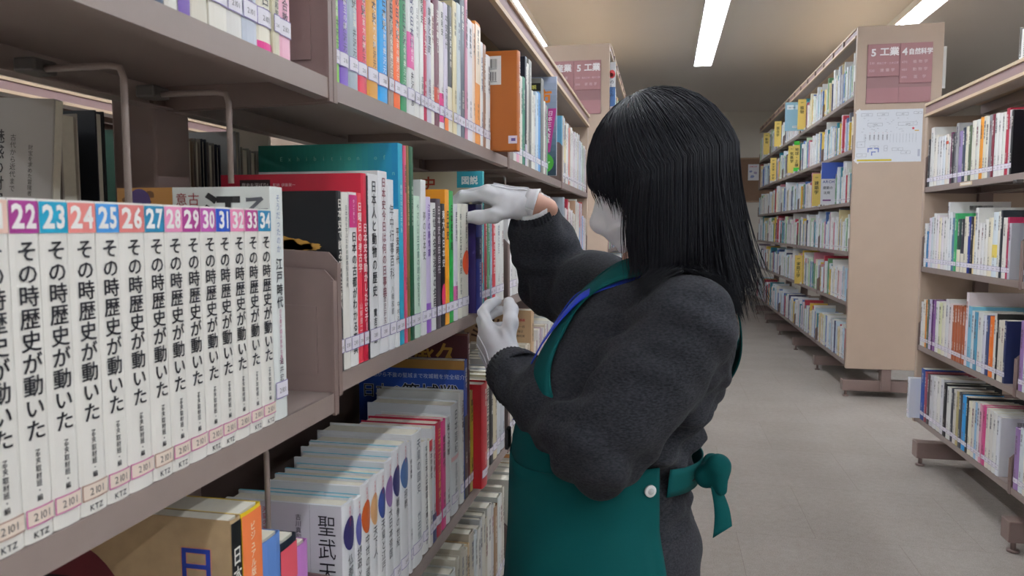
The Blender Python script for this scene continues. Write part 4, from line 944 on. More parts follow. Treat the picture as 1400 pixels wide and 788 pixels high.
# ---------------------------------------------------------------- hanging wire dividers under the shelves
def wire(x, y, z, ln, label):
    r = empty('wire_book_divider', label, 'book divider', (x, y, z), 0, 'wire dividers hung under the shelves')
    w = MB(); w.tube([(-.075, 0, -.008), (-.012, 0, -.008), (-.003, 0, -.010), (0, 0, -.018), (0, 0, -ln)], .0028, STEEL, 10); w.build('wire', r)
    c = MB(); c.box((-.090, -.012, -.012), (-.070, .012, -.0005), mat('4a4542', .5), .002); c.build('clip', r)
wire(XL-.065, .520, 1.169-.0235, .20, 'thin steel wire hanging from the upper shelf, behind volume 27')
wire(XL-.050, .640, 1.169-.0235, .093, 'thin steel wire hanging from the upper shelf, in front of the red book')
wire(XL-.030, .655, .830-.0235, .108, 'thin steel wire hanging under the numbered volumes, beside the emperor set')
wire(XL-.03, 1.78, 1.169-.0235, .12, 'thin steel wire hanging under the upper shelf, above the raised glove')
wire(XR+.05, 2.50, 1.178-.0235, .09, 'thin steel wire at the picture edge under the opposite top shelf')
# ---------------------------------------------------------------- books on the tall bookcases
pal = ['e2e2e0']*7+['dfe6ec']*3+['c6d8e4', 'a8cadc', 'd8e2d4', 'b8d0b0', 'e6e0c8', 'd8c89a', 'c8c8cc', 'dccfd6', 'cf8a9a', '5a7ab8', '3a8a9a', '7a7a88', 'a89aa8', '6a9a70', '44486a', 'b03a4a', 'd8b848', 'e0e4e8']
TP = ['%s from the end panel, '+s+' shelf of the bookcase with the floor map' for s in ('bottom', 'fifth', 'fourth', 'third', 'second', 'top')]
rt_ = random.Random(21)
SLOT = {5: [(6.282, 6.300)], 3: [(5.163, 5.183)]}   # where a book juts out of the row
for k, z in enumerate(Z6):
    y = TE[0]+.012; i = 0
    while y < TE[-1]-.03:
        t = rt_.uniform(.012, .034); h = rt_.uniform(.165, .215) if rt_.random() < .85 else rt_.uniform(.22, .262)
        if k == 0: h = min(h, .235)
        hx = rt_.choice(pal); e = max([q for q in TE if q <= y]); nx = e+.884
        if y+t > nx-.012: y = nx+.012; continue
        for a_, c_ in SLOT.get(k, ()):
            if y < c_ and y+t > a_: y = c_
        d = rt_.uniform(.12, .16); hid = False
        if i < 0: pass
        pass_mass((XR+.003+rt_.uniform(0, .012), y+t/2, z+.0004), -1, t-.0004, h, d, hx, i*7+k, RT)
        y += t+(.0004 if rt_.random() < .97 else .03); i += 1
for k, z in enumerate(Z6):      # aisle side of the tall bookcase behind the head, and the one in the gap
    for X, Y0, Y1 in ((XL, TL[0], TL[-1]), (XL-1.87, TL[0], TL[1])):
        if X < -1 and k < 3: continue
        y = Y0+(.03 if k == 5 else .012); i = 0
        while y < Y1-.03:
            t = rt_.uniform(.014, .036); h = rt_.uniform(.165, .225); e = max([q for q in TL if q <= y+1e-6]); nx = e+.884
            if y+t > nx-.012: y = nx+.012; continue
            pass_mass((X-.003-rt_.uniform(0, .012), y+t/2, z+.0004), 1, t-.0004, h, .14, rt_.choice(pal), i*5+k, RT); y += t+.0004; i += 1
for k, z in enumerate(Z4):       # the low bookcase seen through the gap
    y = 1.72
    while y < 3.46 and k > 1:
        t = rt_.uniform(.014, .036); e = max([q for q in (1.7, 2.6) if q <= y+1e-6]); nx = e+.9
        if y+t > nx-.012: y = nx+.012; continue
        pass_mass((XL-1.87-.004, y+t/2, z+.0004), 1, t-.0004, rt_.uniform(.17, .23), .14, rt_.choice(pal), int(y*99)+k, RT); y += t+.0004
mo = MASS.build('distant_books'); tag(mo, 'rows of small white and pastel books filling the far bookcases', 'books', None, 'stuff')
# yellow subject dividers and face-out books standing at the tall bookcase's shelf edge
def divider(y, z, h, w, words_, label, hx='e0c468'):
    r = empty('subject_divider', label, 'shelf divider', (XR+.0006, y, z+.0006), 0, 'yellow subject dividers jutting out of the tall bookcase')
    m = MB(); m.box((-w, -.0012, 0), (0, .0012, h), mat(hx, .5, .04), .0004); m.build('card', r)
    c = MB(); c.box((-.012, -.008, -.004), (-.0008, .008, .012), mat('d8d8d4', .3, 0), .001); c.build('clip', r)
    l = MB(); F = lambda u, zz: (-w/2+u, -.0016, zz)
    text(l, words_[0], F, 0, h-.03, .013, '4a4430', 1, False); text(l, words_[1], F, 0, h-.05, min(.030, (h-.07)/len(words_[1])), '2a2818', 1); l.build('lettering', r)
    return r
# ---------------------------------------------------------------- signs on the tall end panels
MAR, MARD = mat('a37478', .5, .03), mat('8e686b', .5, .03)
SGN = ['f0eef0', 'cdb2b6']
def sign(x0, x1, ztop, ztopc, y, left, right, label):
    r = empty('section_sign', label, 'sign', ((x0+x1)/2, y, ztop-.33), 0)
    W = (x1-x0)/2; F = lambda u, z: (u, -.0109, z)
    b_ = MB(); b_.box((-W, -.004, 0), (W, .0, .33), MARD); b_.box((-W, -.006, 0), (-.001, 0, .085), MAR); b_.box((.001, -.006, 0), (W, 0, .085), MAR); b_.build('backing_board', r)
    for (a, b2, title, rows) in ((-W, -.001, left[0], left[1]), (.001, W, right[0], right[1])):
        hh = .085+.042*len(rows)+.012; p = MB(); p.box((a, -.0105, .33-hh), (b2, -.004, .33), MAR, .0015); pl = p.build('name_plate', r)
        l = MB(); c = (a+b2)/2; num, ttl = title[0], title[1:]
        if len(title) > 3: text(l, num, F, a+.026, .33-.066, .054, SGN[0], 2, False); text(l, ttl, F, c+.022, .33-.062, .036, SGN[0], 2, False, .86)
        elif num.isdigit(): text(l, num, F, a+.032, .33-.066, .056, SGN[0], 2, False); text(l, ttl, F, c+.030, .33-.062, .050, SGN[0], 2, False)
        else: text(l, title, F, c+.02, .33-.062, .050, SGN[0], 2, False)
        for k, (n_, q) in enumerate(rows):
            zz = .33-.112-.042*k; text(l, n_, F, a+.024, zz, .018, SGN[1], 1, False); text(l, q, F, c+.022, zz, .020 if len(q) < 8 else .0125, SGN[1], 1, False)
        l.build('lettering', pl)
sign(1.120, 1.459, 2.049, 0, TE[0]-.0285, ('5工業', [('510', '建設工学・土木工学'), ('520', '建 築 学')]), ('4自然科学', [('470', '植 物 学'), ('480', '動 物 学'), ('490', '医   学')]), 'maroon section sign reading 5 and 4 above the floor map')
sign(-.742, -.405, 2.054, 0, TL[0]-.0285, ('産業', [('670', '商 業'), ('690', '通 信')]), ('5工業', [('540', '電気工学・電子工学'), ('590', '家 政 学')]), 'maroon section sign ending in 5, half hidden by the upper shelf, behind the hair')
# floor map taped under the sign
fm = empty('floor_map', 'white library floor plan sheet taped to the end panel, red star on it', 'map', (1.249, TE[0]-.0287, 1.386))
s_ = MB(); s_.box((-.176, -.0012, 0), (.176, 0, .297), mat('dfe3ea', .45, .02)); s_.build('paper_sheet', fm)
l_ = MB(); F = lambda u, z: (u, -.0016, z); F2 = lambda u, z: (u, -.0019, z)
def frame(u0, u1, z0, z1, hx='8a8e98', w=.0012):
    rect(l_, F, u0, u1, z0, z0+w, hx); rect(l_, F, u0, u1, z1-w, z1, hx); rect(l_, F, u0, u0+w, z0, z1, hx); rect(l_, F, u1-w, u1, z0, z1, hx)
for (u0, u1, z0, z1) in ((-.15, -.09, .262, .278), (-.065, -.005, .262, .278), (.035, .10, .262, .278), (.128, .170, .268, .282), (-.115, -.035, .205, .222), (.048, .148, .205, .224), (-.13, -.122, .12, .158), (-.168, -.125, .085, .118), (-.168, -.115, .03, .05), (-.098, -.052, .083, .094), (-.022, -.004, .062, .094), (.02, .078, .064, .08), (.068, .118, .045, .062)):
    frame(u0, u1, z0, z1); text(l_, '一般図書'[:max(2, int((u1-u0)/.02))], F2, (u0+u1)/2, (z0+z1)/2-.003, min(.007, (z1-z0)*.5), '6a6e78', 0, False)
for i in range(5):
    text(l_, str(5-i if i < 4 else 0), F2, -.10+.023*i, .163, .008, 'c05a60', 0, False); text(l_, '書架案内', F2, -.10+.023*i, .156, .0075, '3a3e48', 1)
for i in range(9): rect(l_, F, .008+.017*i, .009+.017*i, .11, .16, '9a9eaa')
for i in range(30):
    rr = random.Random(i*3); rect(l_, F, *(lambda a, b_: (a, a+b_))(rr.uniform(-.16, .15), rr.uniform(.006, .014)), *(lambda a: (a, a+.0016))(rr.uniform(.17, .25)), '9a9ca6')
for (u0, u1, z0, z1) in ((-.11, -.084, .074, .081), (-.11, -.104, .056, .081), (-.075, -.049, .074, .081), (-.055, -.049, .056, .081), (-.09, -.066, .055, .061), (-.09, -.084, .038, .061)): rect(l_, F, u0, u1, z0, z1, '7a8cc8')
rect(l_, F, .156, .168, .03, .07, 'b8bccc'); rect(l_, F, -.165, .02, .006, .016, 'd8c22c'); rect(l_, F2, .136, .158, .173, .178, 'd8b030')
st = [(math.pi/2+2*math.pi*i/10, .0095 if i % 2 == 0 else .0042) for i in range(10)]
l_.add([F2(.128, .188)]+[F2(.128+r*math.cos(a), .188+r*math.sin(a)) for a, r in st], [(0, 1+i, 1+(i+1) % 10) for i in range(10)], ink('d8203c')) if False else None; l_.build('printed_plan', fm)
l_ = MB(); l_.add([F2(.128, .188)]+[F2(.128+r*math.cos(a), .188+r*math.sin(a)) for a, r in st], [(0, 1+i, 1+(i+1) % 10) for i in range(10)], ink('d8203c')); l_.build('red_star', fm)
for (u, z, q) in ((-.170, .292, 1), (-.170, .004, -1)):
    t_ = MB(); t_.add([(u-.014, -.0017, z-.008*q), (u-.008, -.0017, z-.016*q), (u+.016, -.0017, z+.006*q), (u+.010, -.0017, z+.014*q)], [(0, 1, 2, 3)], mat('e8e8ea', .2, 0)); t_.build('adhesive_tape', fm)
# dividers, spec'd as (distance along the row, tier, height)
FMB = 'the floor-map bookcase'
for (y, k, h, w_, a, b_, lab) in ((6.22, 5, .232, .06, '460', '植物', 'yellow divider beside the light blue jutting book, top shelf of '+FMB), (7.47, 5, .235, .062, '470', '昆虫学', 'yellow divider on the top shelf of '+FMB+', second from the wall'), (8.27, 5, .224, .06, '480', '動物', 'yellow divider on the top shelf of '+FMB+', next to the wall'),
                              (6.44, 4, .238, .045, '450', '地球・土壌', 'yellow divider with green tabs, second shelf of '+FMB), (6.65, 4, .225, .056, '451', '気象学', 'plain yellow divider behind the green-tabbed one, second shelf of '+FMB), (7.74, 4, .224, .055, '440', '天文学・宇宙', 'yellow divider standing alone near the wall, second shelf of '+FMB),
                              (5.56, 3, .225, .056, '420', '建築学', 'yellow divider past the blue-topped book, third shelf of '+FMB), (6.18, 1, .222, .054, '590', '家庭工学', 'yellow divider low down, fifth shelf of '+FMB)):
    r = divider(y, Z6[k], h, w_, (a, b_), lab)
    if 'green tabs' in lab:
        for z in (.21, -.002):
            t_ = MB(); t_.box((-.046, -.0022, z), (-.003, -.0013, z+.03), mat('4ac840', .5, 0)); t_.build('green_tab', r)
def jut(y, z, out, h, dep, hx, label, draw):
    r = empty('book', label, 'book', (XR-out, y, z+.0006), 0)
    m = MB(); m.box((0, -.0012, 0), (dep, 0, h), paper(hx)); m.box((0, .009, 0), (dep, .0102, h), paper(hx)); m.box((0, -.0012, 0), (.001, .0102, h), paper(hx)); m.build('cover', r)
    p = MB(); p.box((.0012, .0001, .001), (dep-.002, .0089, h-.001), PAGES); p.build('page_block', r)
    l = MB(); draw(l, lambda u, zz: (u, -.0016, zz)); l.build('lettering', r)
def d1(l, F):
    rect(l, F, .012, .062, .165, .20, 'dfe6ea'); rect(l, F, .075, .13, .165, .20, 'c6d6e0'); text(l, '理科の観察', F, .05, .176, .010, '3a4048', 1, False); rect(l, F, .055, .105, .022, .038, 'dfe6ea'); text(l, '自然誌', F, .08, .026, .011, '6a4a70', 1, False)
jut(6.287, Z6[5], .143, .222, .185, '8fb8cc', 'light blue book jutting out of the top shelf, white boxes on its cover', d1)
def d2(l, F):
    rect(l, F, 0, .14, .165, .2695, '3f5cb4'); text(l, 'ARCH', F, .045, .138, .024, '2a3a8a', 1, False); text(l, '建築の', F, .042, .100, .020, '50525c', 1, False); text(l, '法規', F, .036, .068, .020, '50525c', 1, False); rect(l, F, .012, .062, .022, .032, '8a5a90')
jut(5.167, Z6[3], .073, .27, .16, 'e0e0e6', 'white book with a blue upper half jutting out of the third shelf, tall bookcase', d2)
fp = empty('book', 'tall white and blue picture book with red disc, on the far bookcase beside her hair', 'book', (XL+.034, TL[0]+.020, 1.773+.0006))
m = MB(); m.box((-.16, -.005, 0), (0, .005, .275), mat('dfe4ea', .4, .02), .001); m.build('cover', fp)
l = MB(); F = lambda u, z: (-.16+u, -.0056, z); rect(l, F, .10, .16, .0, .12, '4a78b8'); disc(l, F, .138, .20, .02, .026, 'd0343c', 22); text(l, '電', F, .135, .186, .022, 'f2eef0', 1, False); text(l, 'のしくみ', F, .138, .165, .026, '2c3444', 1); l.build('lettering', fp)
# sign edge sticking out on the far side of the tall end panel
pe = empty('shelf_end_sign', 'white thin sign board standing out beyond the maroon sign, on the map panel', 'sign', (XR+2*D2+.004, TE[0]+.03, 1.80))
m = MB(); m.box((0, -.002, 0), (.03, .002, .235), mat('dcdcda', .5, .02), .0008); m.build('board', pe); m = MB(); m.box((-.004, -.002, .02), (.002, .006, .21), STEEL); m.build('mount', pe)
# acrylic stand on the opposite low bookcase
ac = empty('sign_stand', 'clear acrylic sign stand with white sheet on top of the low bookcase', 'sign stand', (1.155, 2.84, 1.5265))
GLS = mat('f4f8fa', .05, 0, spec=.5, trans=.92)
m = MB(); m.box((0, -.0015, 0), (.21, .0015, .152), GLS, .0008); m.box((0, -.001, 0), (.21, .07, .003), GLS); m.build('acrylic_holder', ac)
m = MB(); m.box((.006, -.0032, .006), (.204, -.0024, .146), mat('dfe2e4', .5, .02)); m.build('paper_sheet', ac)
l = MB(); F = lambda u, z: (u, -.0036, z)
for i in range(16): rect(l, F, .012+.012*i, .017+.012*i, .132, .137, '4a5060'); rect(l, F, .012, .016, .128-.007*i, .131-.007*i, '4a5060')
text(l, '2', F, .055, .062, .045, '6a7078', 0, False); text(l, '歴史', F, .12, .062, .04, '6a7078', 0, False); l.build('lettering', ac)
# price-rail label on the opposite top shelf
pl = MB(); pl.box((-.0012, -.055, -.016), (0, .055, -.003), mat('dcc8a8', .5, .03)); rect(pl, lambda u, z: (-.0016, u, z), -.045, .045, -.0125, -.0065, 'e8e2d8')
o = pl.build('shelf_label', None, (XR-.0002, 2.98, 1.178)); tag(o, 'cream label strip on the front edge of the opposite top shelf', 'label')
def bookend(x, y, z, dirn, h, label):
    r = empty('bookend', label, 'bookend', (x, y, z+.0005), 0 if dirn > 0 else math.pi)
    m = MB(); m.box((-.13, -.001, 0), (0, .001, h), STEELD, .0006); m.box((-.13, -.001, 0), (0, .06, .0012), STEELD); m.box((-.11, -.0016, .03), (-.02, .0016, h-.02), STEELD); m.build('plate', r)
bookend(XR-.001, 2.634, Z4[1]+.006, -1, .0, 'x') if False else None
# cork board and notice on the far wall
nb = empty('notice_board', 'brown notice board on the far wall beside the hair', 'notice board', (.55, FX, 1.37))
m = MB(); m.box((-.6, -.02, .0), (1.0, -.004, .56), mat('7f6450', .85, .12, 80, .2, 300)); m.build('cork_panel', nb)
m = MB()
for a, c in (((-.62, -.026, -.02), (1.02, -.002, 0)), ((-.62, -.026, .56), (1.02, -.002, .58)), ((-.62, -.026, 0), (-.6, -.002, .56)), ((1.0, -.026, 0), (1.02, -.002, .56))): m.box(a, c, mat('9a8068', .5))
m.build('frame', nb)
nt_ = empty('notice', 'white notice with red heading pinned on the brown notice board', 'notice', (1.16, FX-.0205, 1.645))
m = MB(); m.box((-.065, -.001, 0), (.075, 0, .215), mat('dfe0e6', .5, .02)); m.build('paper_sheet', nt_)
l = MB(); F = lambda u, z: (u, -.0014, z); text(l, 'お知らせ', F, .0, .175, .024, 'c8506a', 1, False)
for (u, z, a, hx) in ((-.03, .12, .02, '8a90c0'), (.03, .10, .024, 'a8a0c0'), (-.01, .05, .026, '8a9ac8')): disc(l, F, u, z, a, a*.7, hx, 14, .4, int(z*100))
l.build('printing', nt_)
# ---------------------------------------------------------------- the librarian (distance fields meshed into continuous surfaces)
def V(*a): return np.array(a, float)
def nrm(a): a = np.asarray(a, float); return a/np.linalg.norm(a)
def d_cap(P, a, b, ra, rb):
    ab = b-a; t = np.clip(((P-a)@ab)/(ab@ab+1e-12), 0, 1); return np.linalg.norm(P-a-t[..., None]*ab, axis=-1)-(ra+t*(rb-ra))
def d_ell(P, c, r, R=None):
    q = P-c
    if R is not None: q = q@R.T
    k0 = np.linalg.norm(q/r, axis=-1); k1 = np.linalg.norm(q/(r*r), axis=-1)+1e-9
    return np.where(k0 < 1e-6, -min(r), k0*(k0-1)/k1)
def smin(a, b, k):
    h = np.clip(.5+.5*(b-a)/k, 0, 1); return b+(a-b)*h-k*h*(1-h)
class Field:
    """a list of round shapes blended together"""
    def __init__(s): s.p = []
    def cap(s, a, b, ra, rb=None, k=.02): s.p.append(('c', np.array(a, float), np.array(b, float), ra, ra if rb is None else rb, k)); return s
    def ell(s, c, r, R=None, k=.03): s.p.append(('e', np.array(c, float), np.array(r, float), R, None, k)); return s
    def chain(s, pts, rs, k=.02):
        for i in range(len(pts)-1): s.cap(pts[i], pts[i+1], rs[i], rs[i+1], k)
        return s
    def one(s, q, P, off):
        return d_cap(P, q[1], q[2], q[3]+off, q[4]+off) if q[0] == 'c' else d_ell(P, q[1], q[2]+off, q[3])
    def ev(s, P, off=0.):
        d = np.full(P.shape[:-1], 1.0)
        for q in s.p:
            e = s.one(q, P, off); d = smin(d, e, q[5])
        return d
    def box(s, off=0):
        lo = V(9, 9, 9); hi = -lo
        for q in s.p:
            if q[0] == 'c':
                r = max(q[3], q[4])+off; lo = np.minimum(lo, np.minimum(q[1], q[2])-r); hi = np.maximum(hi, np.maximum(q[1], q[2])+r)
            else: r = max(q[2])+off; lo = np.minimum(lo, q[1]-r); hi = np.maximum(hi, q[1]+r)
        return lo-.02, hi+.02
    def grid(s, h, off=0.):
        lo, hi = s.box(off); n = np.ceil((hi-lo)/h).astype(int)+1
        ax = [lo[i]+h*np.arange(n[i]) for i in range(3)]; D = np.full(n, 1.0, np.float32)
        for q in s.p:
            m = q[5]+.03
            if q[0] == 'c': r = max(q[3], q[4])+off+m; a = np.minimum(q[1], q[2])-r; b_ = np.maximum(q[1], q[2])+r
            else: r = max(q[2])+off+m; a = q[1]-r; b_ = q[1]+r
            i0 = np.clip(np.floor((a-lo)/h).astype(int), 0, n-1); i1 = np.clip(np.ceil((b_-lo)/h).astype(int)+1, 1, n)
            sl = tuple(slice(i0[i], i1[i]) for i in range(3))
            P = np.stack(np.meshgrid(*[ax[i][sl[i]] for i in range(3)], indexing='ij'), -1)
            D[sl] = smin(D[sl], s.one(q, P, off), q[5])
        return D, lo, h, ax
def nets(D, lo, h):
    """surface nets: one vertex per mixed cell, one quad per crossed grid edge"""
    S = D < 0; n = D.shape; c = np.zeros(tuple(k-1 for k in n), np.int8)
    for dx in (0, 1):
        for dy in (0, 1):
            for dz in (0, 1): c += S[dx:n[0]-1+dx, dy:n[1]-1+dy, dz:n[2]-1+dz]
    act = (c > 0) & (c < 8); idx = np.full(c.shape, -1, np.int64); I = np.argwhere(act); idx[act] = np.arange(len(I))
    acc = np.zeros((len(I), 3)); cnt = np.zeros(len(I))
    cor = [(a, b_, e) for a in (0, 1) for b_ in (0, 1) for e in (0, 1)]
    vals = {q: D[I[:, 0]+q[0], I[:, 1]+q[1], I[:, 2]+q[2]].astype(float) for q in cor}
    for a in cor:
        for ax in range(3):
            if a[ax] == 0:
                b_ = tuple(a[i]+(1 if i == ax else 0) for i in range(3)); va, vb = vals[a], vals[b_]; m = (va < 0) != (vb < 0)
                t = np.where(m, va/(va-vb+1e-20), 0); p = np.tile(np.array(a, float), (len(I), 1)); p[:, ax] += t
                acc[m] += p[m]; cnt[m] += 1
    Vt = lo+h*(I+acc/cnt[:, None]); F = []
    for ax in range(3):
        u, w = [(1, 2), (2, 0), (0, 1)][ax]
        A = np.take(S, range(n[ax]-1), ax); B_ = np.take(S, range(1, n[ax]), ax); E_ = np.argwhere(A != B_)
        E_ = E_[(E_[:, u] > 0) & (E_[:, w] > 0) & (E_[:, u] < n[u]-1) & (E_[:, w] < n[w]-1)]
        if len(E_) == 0: continue
        ins = A[E_[:, 0], E_[:, 1], E_[:, 2]]
        def at_(du, dw): q = E_.copy(); q[:, u] -= du; q[:, w] -= dw; return idx[q[:, 0], q[:, 1], q[:, 2]]
        q = np.stack([at_(1, 1), at_(0, 1), at_(0, 0), at_(1, 0)], 1); q[~ins] = q[~ins][:, ::-1]; F.append(q)
    return Vt, np.concatenate(F)
def smooth(Vt, F, it=2, lam=.5):
    e = np.concatenate([F[:, [0, 1]], F[:, [1, 2]], F[:, [2, 3]], F[:, [3, 0]]]); e = np.concatenate([e, e[:, ::-1]])
    deg = np.bincount(e[:, 0], minlength=len(Vt))[:, None]
    for _ in range(it):
        s = np.stack([np.bincount(e[:, 0], weights=Vt[e[:, 1], k], minlength=len(Vt)) for k in range(3)], 1); Vt = Vt+lam*(s/np.maximum(deg, 1)-Vt)
    return Vt
def normals(Vt, F):
    nn = np.cross(Vt[F[:, 2]]-Vt[F[:, 0]], Vt[F[:, 3]]-Vt[F[:, 1]]); N = np.zeros_like(Vt)
    for k in range(4): np.add.at(N, F[:, k], nn)
    return N/(np.linalg.norm(N, axis=1)[:, None]+1e-12)
def raw(name, Vt, F, mats, parent, mi=None):
    me = bpy.data.meshes.new(name); me.from_pydata(np.asarray(Vt).tolist(), [], [tuple(int(i) for i in f) for f in F])
    for m in (mats if isinstance(mats, list) else [mats]): me.materials.append(m)
    me.polygons.foreach_set('use_smooth', [True]*len(me.polygons))
    if mi is not None: me.polygons.foreach_set('material_index', [int(i) for i in mi])
    me.update(); o = bpy.data.objects.new(name, me); COL.objects.link(o)
    if parent: o.parent = parent
    return o
def sheet(name, G, mt, parent, th=.002, close_u=False):
    """a cloth grid G[i, j] of points given real thickness"""
    G = np.asarray(G, float); a, b_ = G.shape[:2]
    du = np.gradient(G, axis=0); dv = np.gradient(G, axis=1); N = np.cross(du, dv); N /= np.linalg.norm(N, axis=-1)[..., None]+1e-12
    P = np.concatenate([(G+N*th/2).reshape(-1, 3), (G-N*th/2).reshape(-1, 3)]); o = a*b_; F = []
    for i in range(a-1):
        for j in range(b_-1):
            q = (i*b_+j, (i+1)*b_+j, (i+1)*b_+j+1, i*b_+j+1); F.append(q); F.append(tuple(o+k for k in q[::-1]))
    rim = [i*b_ for i in range(a)]+[(a-1)*b_+j for j in range(1, b_)]+[i*b_+b_-1 for i in range(a-2, -1, -1)]+[j for j in range(b_-2, 0, -1)]
    for k in range(len(rim)): p, q = rim[k], rim[(k+1) % len(rim)]; F.append((q, p, o+p, o+q))
    return raw(name, P, F, mt, parent)
# materials
def knit(hx, sc=1.0):
    m = bpy.data.materials.new('knit'); m.use_nodes = True; nt = m.node_tree; b = nt.nodes['Principled BSDF']; b.inputs['Roughness'].default_value = .95; b.inputs['Specular IOR Level'].default_value = .15
    b.inputs['Sheen Weight'].default_value = .03; b.inputs['Sheen Roughness'].default_value = .5
    tc = nt.nodes.new('ShaderNodeTexCoord'); mp = nt.nodes.new('ShaderNodeMapping'); mp.inputs['Scale'].default_value = (180, 180, 420); nt.links.new(tc.outputs['Object'], mp.inputs['Vector'])
    n = nt.nodes.new('ShaderNodeTexNoise'); n.inputs['Scale'].default_value = 1.2; n.inputs['Detail'].default_value = 4; nt.links.new(mp.outputs[0], n.inputs['Vector'])
    c = lin(hx); r = nt.nodes.new('ShaderNodeValToRGB'); r.color_ramp.elements[0].position = .32; r.color_ramp.elements[1].position = .75
    r.color_ramp.elements[0].color = (*[v*.62 for v in c], 1); r.color_ramp.elements[1].color = (*[min(1, v*1.75) for v in c], 1)
    nt.links.new(n.outputs[0], r.inputs[0]); nt.links.new(r.outputs[0], b.inputs['Base Color'])
    w = nt.nodes.new('ShaderNodeTexNoise'); w.inputs['Scale'].default_value = 500; w.inputs['Detail'].default_value = 2; nt.links.new(tc.outputs['Object'], w.inputs['Vector'])
    bp = nt.nodes.new('ShaderNodeBump'); bp.inputs['Strength'].default_value = .35; bp.inputs['Distance'].default_value = .002; nt.links.new(w.outputs[0], bp.inputs['Height']); nt.links.new(bp.outputs[0], b.inputs['Normal'])
    return m
M_KNIT, M_TROU = knit('2d2e33'), knit('303035')
M_APR = mat('004c4c', .85, .05, 400, .12, 900, spec=.2); M_GLOVE = mat('dcdce0', .85, .03, 300, .25, 1100, sheen=.2); M_MASK = mat('f8fafc', .8, .02, 300, .2, 700)
M_SKIN = mat('c69783', .55, .06, 40, .05, 300); M_SHIRT = mat('e6e6e8', .8, .03, 200, .1, 500); M_BLUE = mat('1a3cc0', .5, .05, 300, .1, 600); M_SHOE = mat('202024', .5, .05)
M_HAIR = mat('0a0c15', .46, .1, 60, spec=.34)
# joints
HC = V(-.006, 1.125, 1.098); FD0 = nrm((-.992, .12, 0)); PT = math.radians(22)
FD = nrm(FD0*math.cos(PT)+V(0, 0, -math.sin(PT))); SD = nrm(np.cross(V(0, 0, 1), FD0)); UP = np.cross(FD, SD)*1.0      # forward, her left, up
if UP[2] < 0: UP = -UP
HR = np.array([FD, SD, UP])
def hd(f_, s_, u_): return HC+FD*f_+SD*s_+UP*u_
SL, ELL, WL = V(.034, 1.004, .884), V(-.080, .976, .718), V(-.254, 1.200, .776)
SR, ELR, WR = V(-.035, 1.282, .892), V(-.215, 1.478, .896), V(-.244, 1.372, 1.053)
TY = 1.14
def torso(F, k=.05, g=0.):
    for c, r in (((-.032, TY, .815), (.108, .136, .130)), ((.020, TY, .850), (.066, .132, .085)), ((-.104, TY-.048, .775), (.066, .062, .064)), ((-.104, TY+.048, .775), (.066, .062, .064)), ((-.086, TY, .665), (.124, .126, .130)), ((-.080, TY, .510), (.132, .154, .120))):
        F.ell(c, [q+g for q in r], k=k)
    return F
def shoulders(F): F.cap(SL, SR, .043, .043, .05); F.cap((-.0, 1.125, .90), (-.008, 1.125, .945), .058, .05, .03); return F
def legs(F, r=0):
    for s_ in (-1, 1):
        hp, kn, an, to = V(-.085, TY+.085*s_, .47), V(-.125, TY+.10*s_, .070), V(.25, TY+.09*s_, .055), V(.385, TY+.09*s_, .035)
        F.cap(hp, kn, .085, .062, .04); F.cap(kn, an, .058, .04, .03)
    return F
def feet(F):
    for s_ in (-1, 1): F.cap((.25, TY+.09*s_, .052), (.375, TY+.09*s_, .034), .038, .030, .02); F.ell((.385, TY+.09*s_, .040), (.05, .04, .034), k=.02)
    return F
def arm(F, S_, E_, W_, r, k=.03):
    m1 = (S_+E_)/2; m2 = (E_+W_)/2; F.chain([S_, m1, E_], [r[0], r[1], r[2]], k); F.chain([E_, m2, W_], [r[2], r[3], r[4]], k); return F
# hands: x = finger direction, y = towards the thumb, z = back of the hand
def hand_field(W_, X, N, thumb_sign, curl, spread, thumb, grow, F=None):
    F = F or Field(); X = nrm(X); N = nrm(N-X*np.dot(N, X)); Y = np.cross(X, N)*thumb_sign
    def L(x, y, z): return W_+X*x+Y*y+N*z
    F.cap(L(-.03, 0, 0), L(.012, 0, 0), .024+grow, .025+grow, .012)
    F.cap(L(.022, .016, 0), L(.078, .024, .001), .017+grow, .014+grow, .014); F.cap(L(.020, -.004, 0), L(.080, .004, .003), .018+grow, .0145+grow, .014)
    F.cap(L(.020, -.016, -.001), L(.074, -.015, .001), .016+grow, .0135+grow, .014); F.cap(L(.020, -.022, -.003), L(.066, -.032, -.003), .014+grow, .012+grow, .014)
    F.cap(L(.018, .020, -.012), L(.050, .030, -.014), .016+grow, .013+grow, .014)
    tips = []
    for i, (bx, by, bz, ls, r0) in enumerate(((.086, .026, .001, (.040, .024, .020), .0090), (.088, .005, .002, (.044, .027, .021), .0093), (.082, -.016, .001, (.040, .025, .020), .0088), (.072, -.034, -.003, (.031, .019, .018), .0078))):
        p = L(bx, by, bz); a = 0; sp = spread[i]; pts = [L(bx-.012, by*.95, bz), p]
        for j in range(3):
            a += math.radians(curl[i][j]); d = X*math.cos(a)*math.cos(sp)+Y*math.sin(sp)-N*math.sin(a); p = p+nrm(d)*ls[j]; pts.append(p)
        F.chain(pts, [r0+.0012+grow, r0+.0008+grow, r0+grow, r0-.0006+grow, r0-.0016+grow], .0045); tips.append(pts[-1])
    t0 = L(.028, .028, -.010); pts = [t0]
    for (dx, dy, dz), ln in zip(thumb, (.038, .030, .024)): pts.append(pts[-1]+nrm(X*dx+Y*dy+N*dz)*ln)
    F.chain(pts, [.0135+grow, .0115+grow, .0105+grow, .0085+grow], .008)
    return F, L, tips
XLh, NLh = V(-.575, .654, .484), V(-.65, -.70, -.20)
XRh, NRh = V(-.95, -.08, .26), V(.22, -.22, .95)
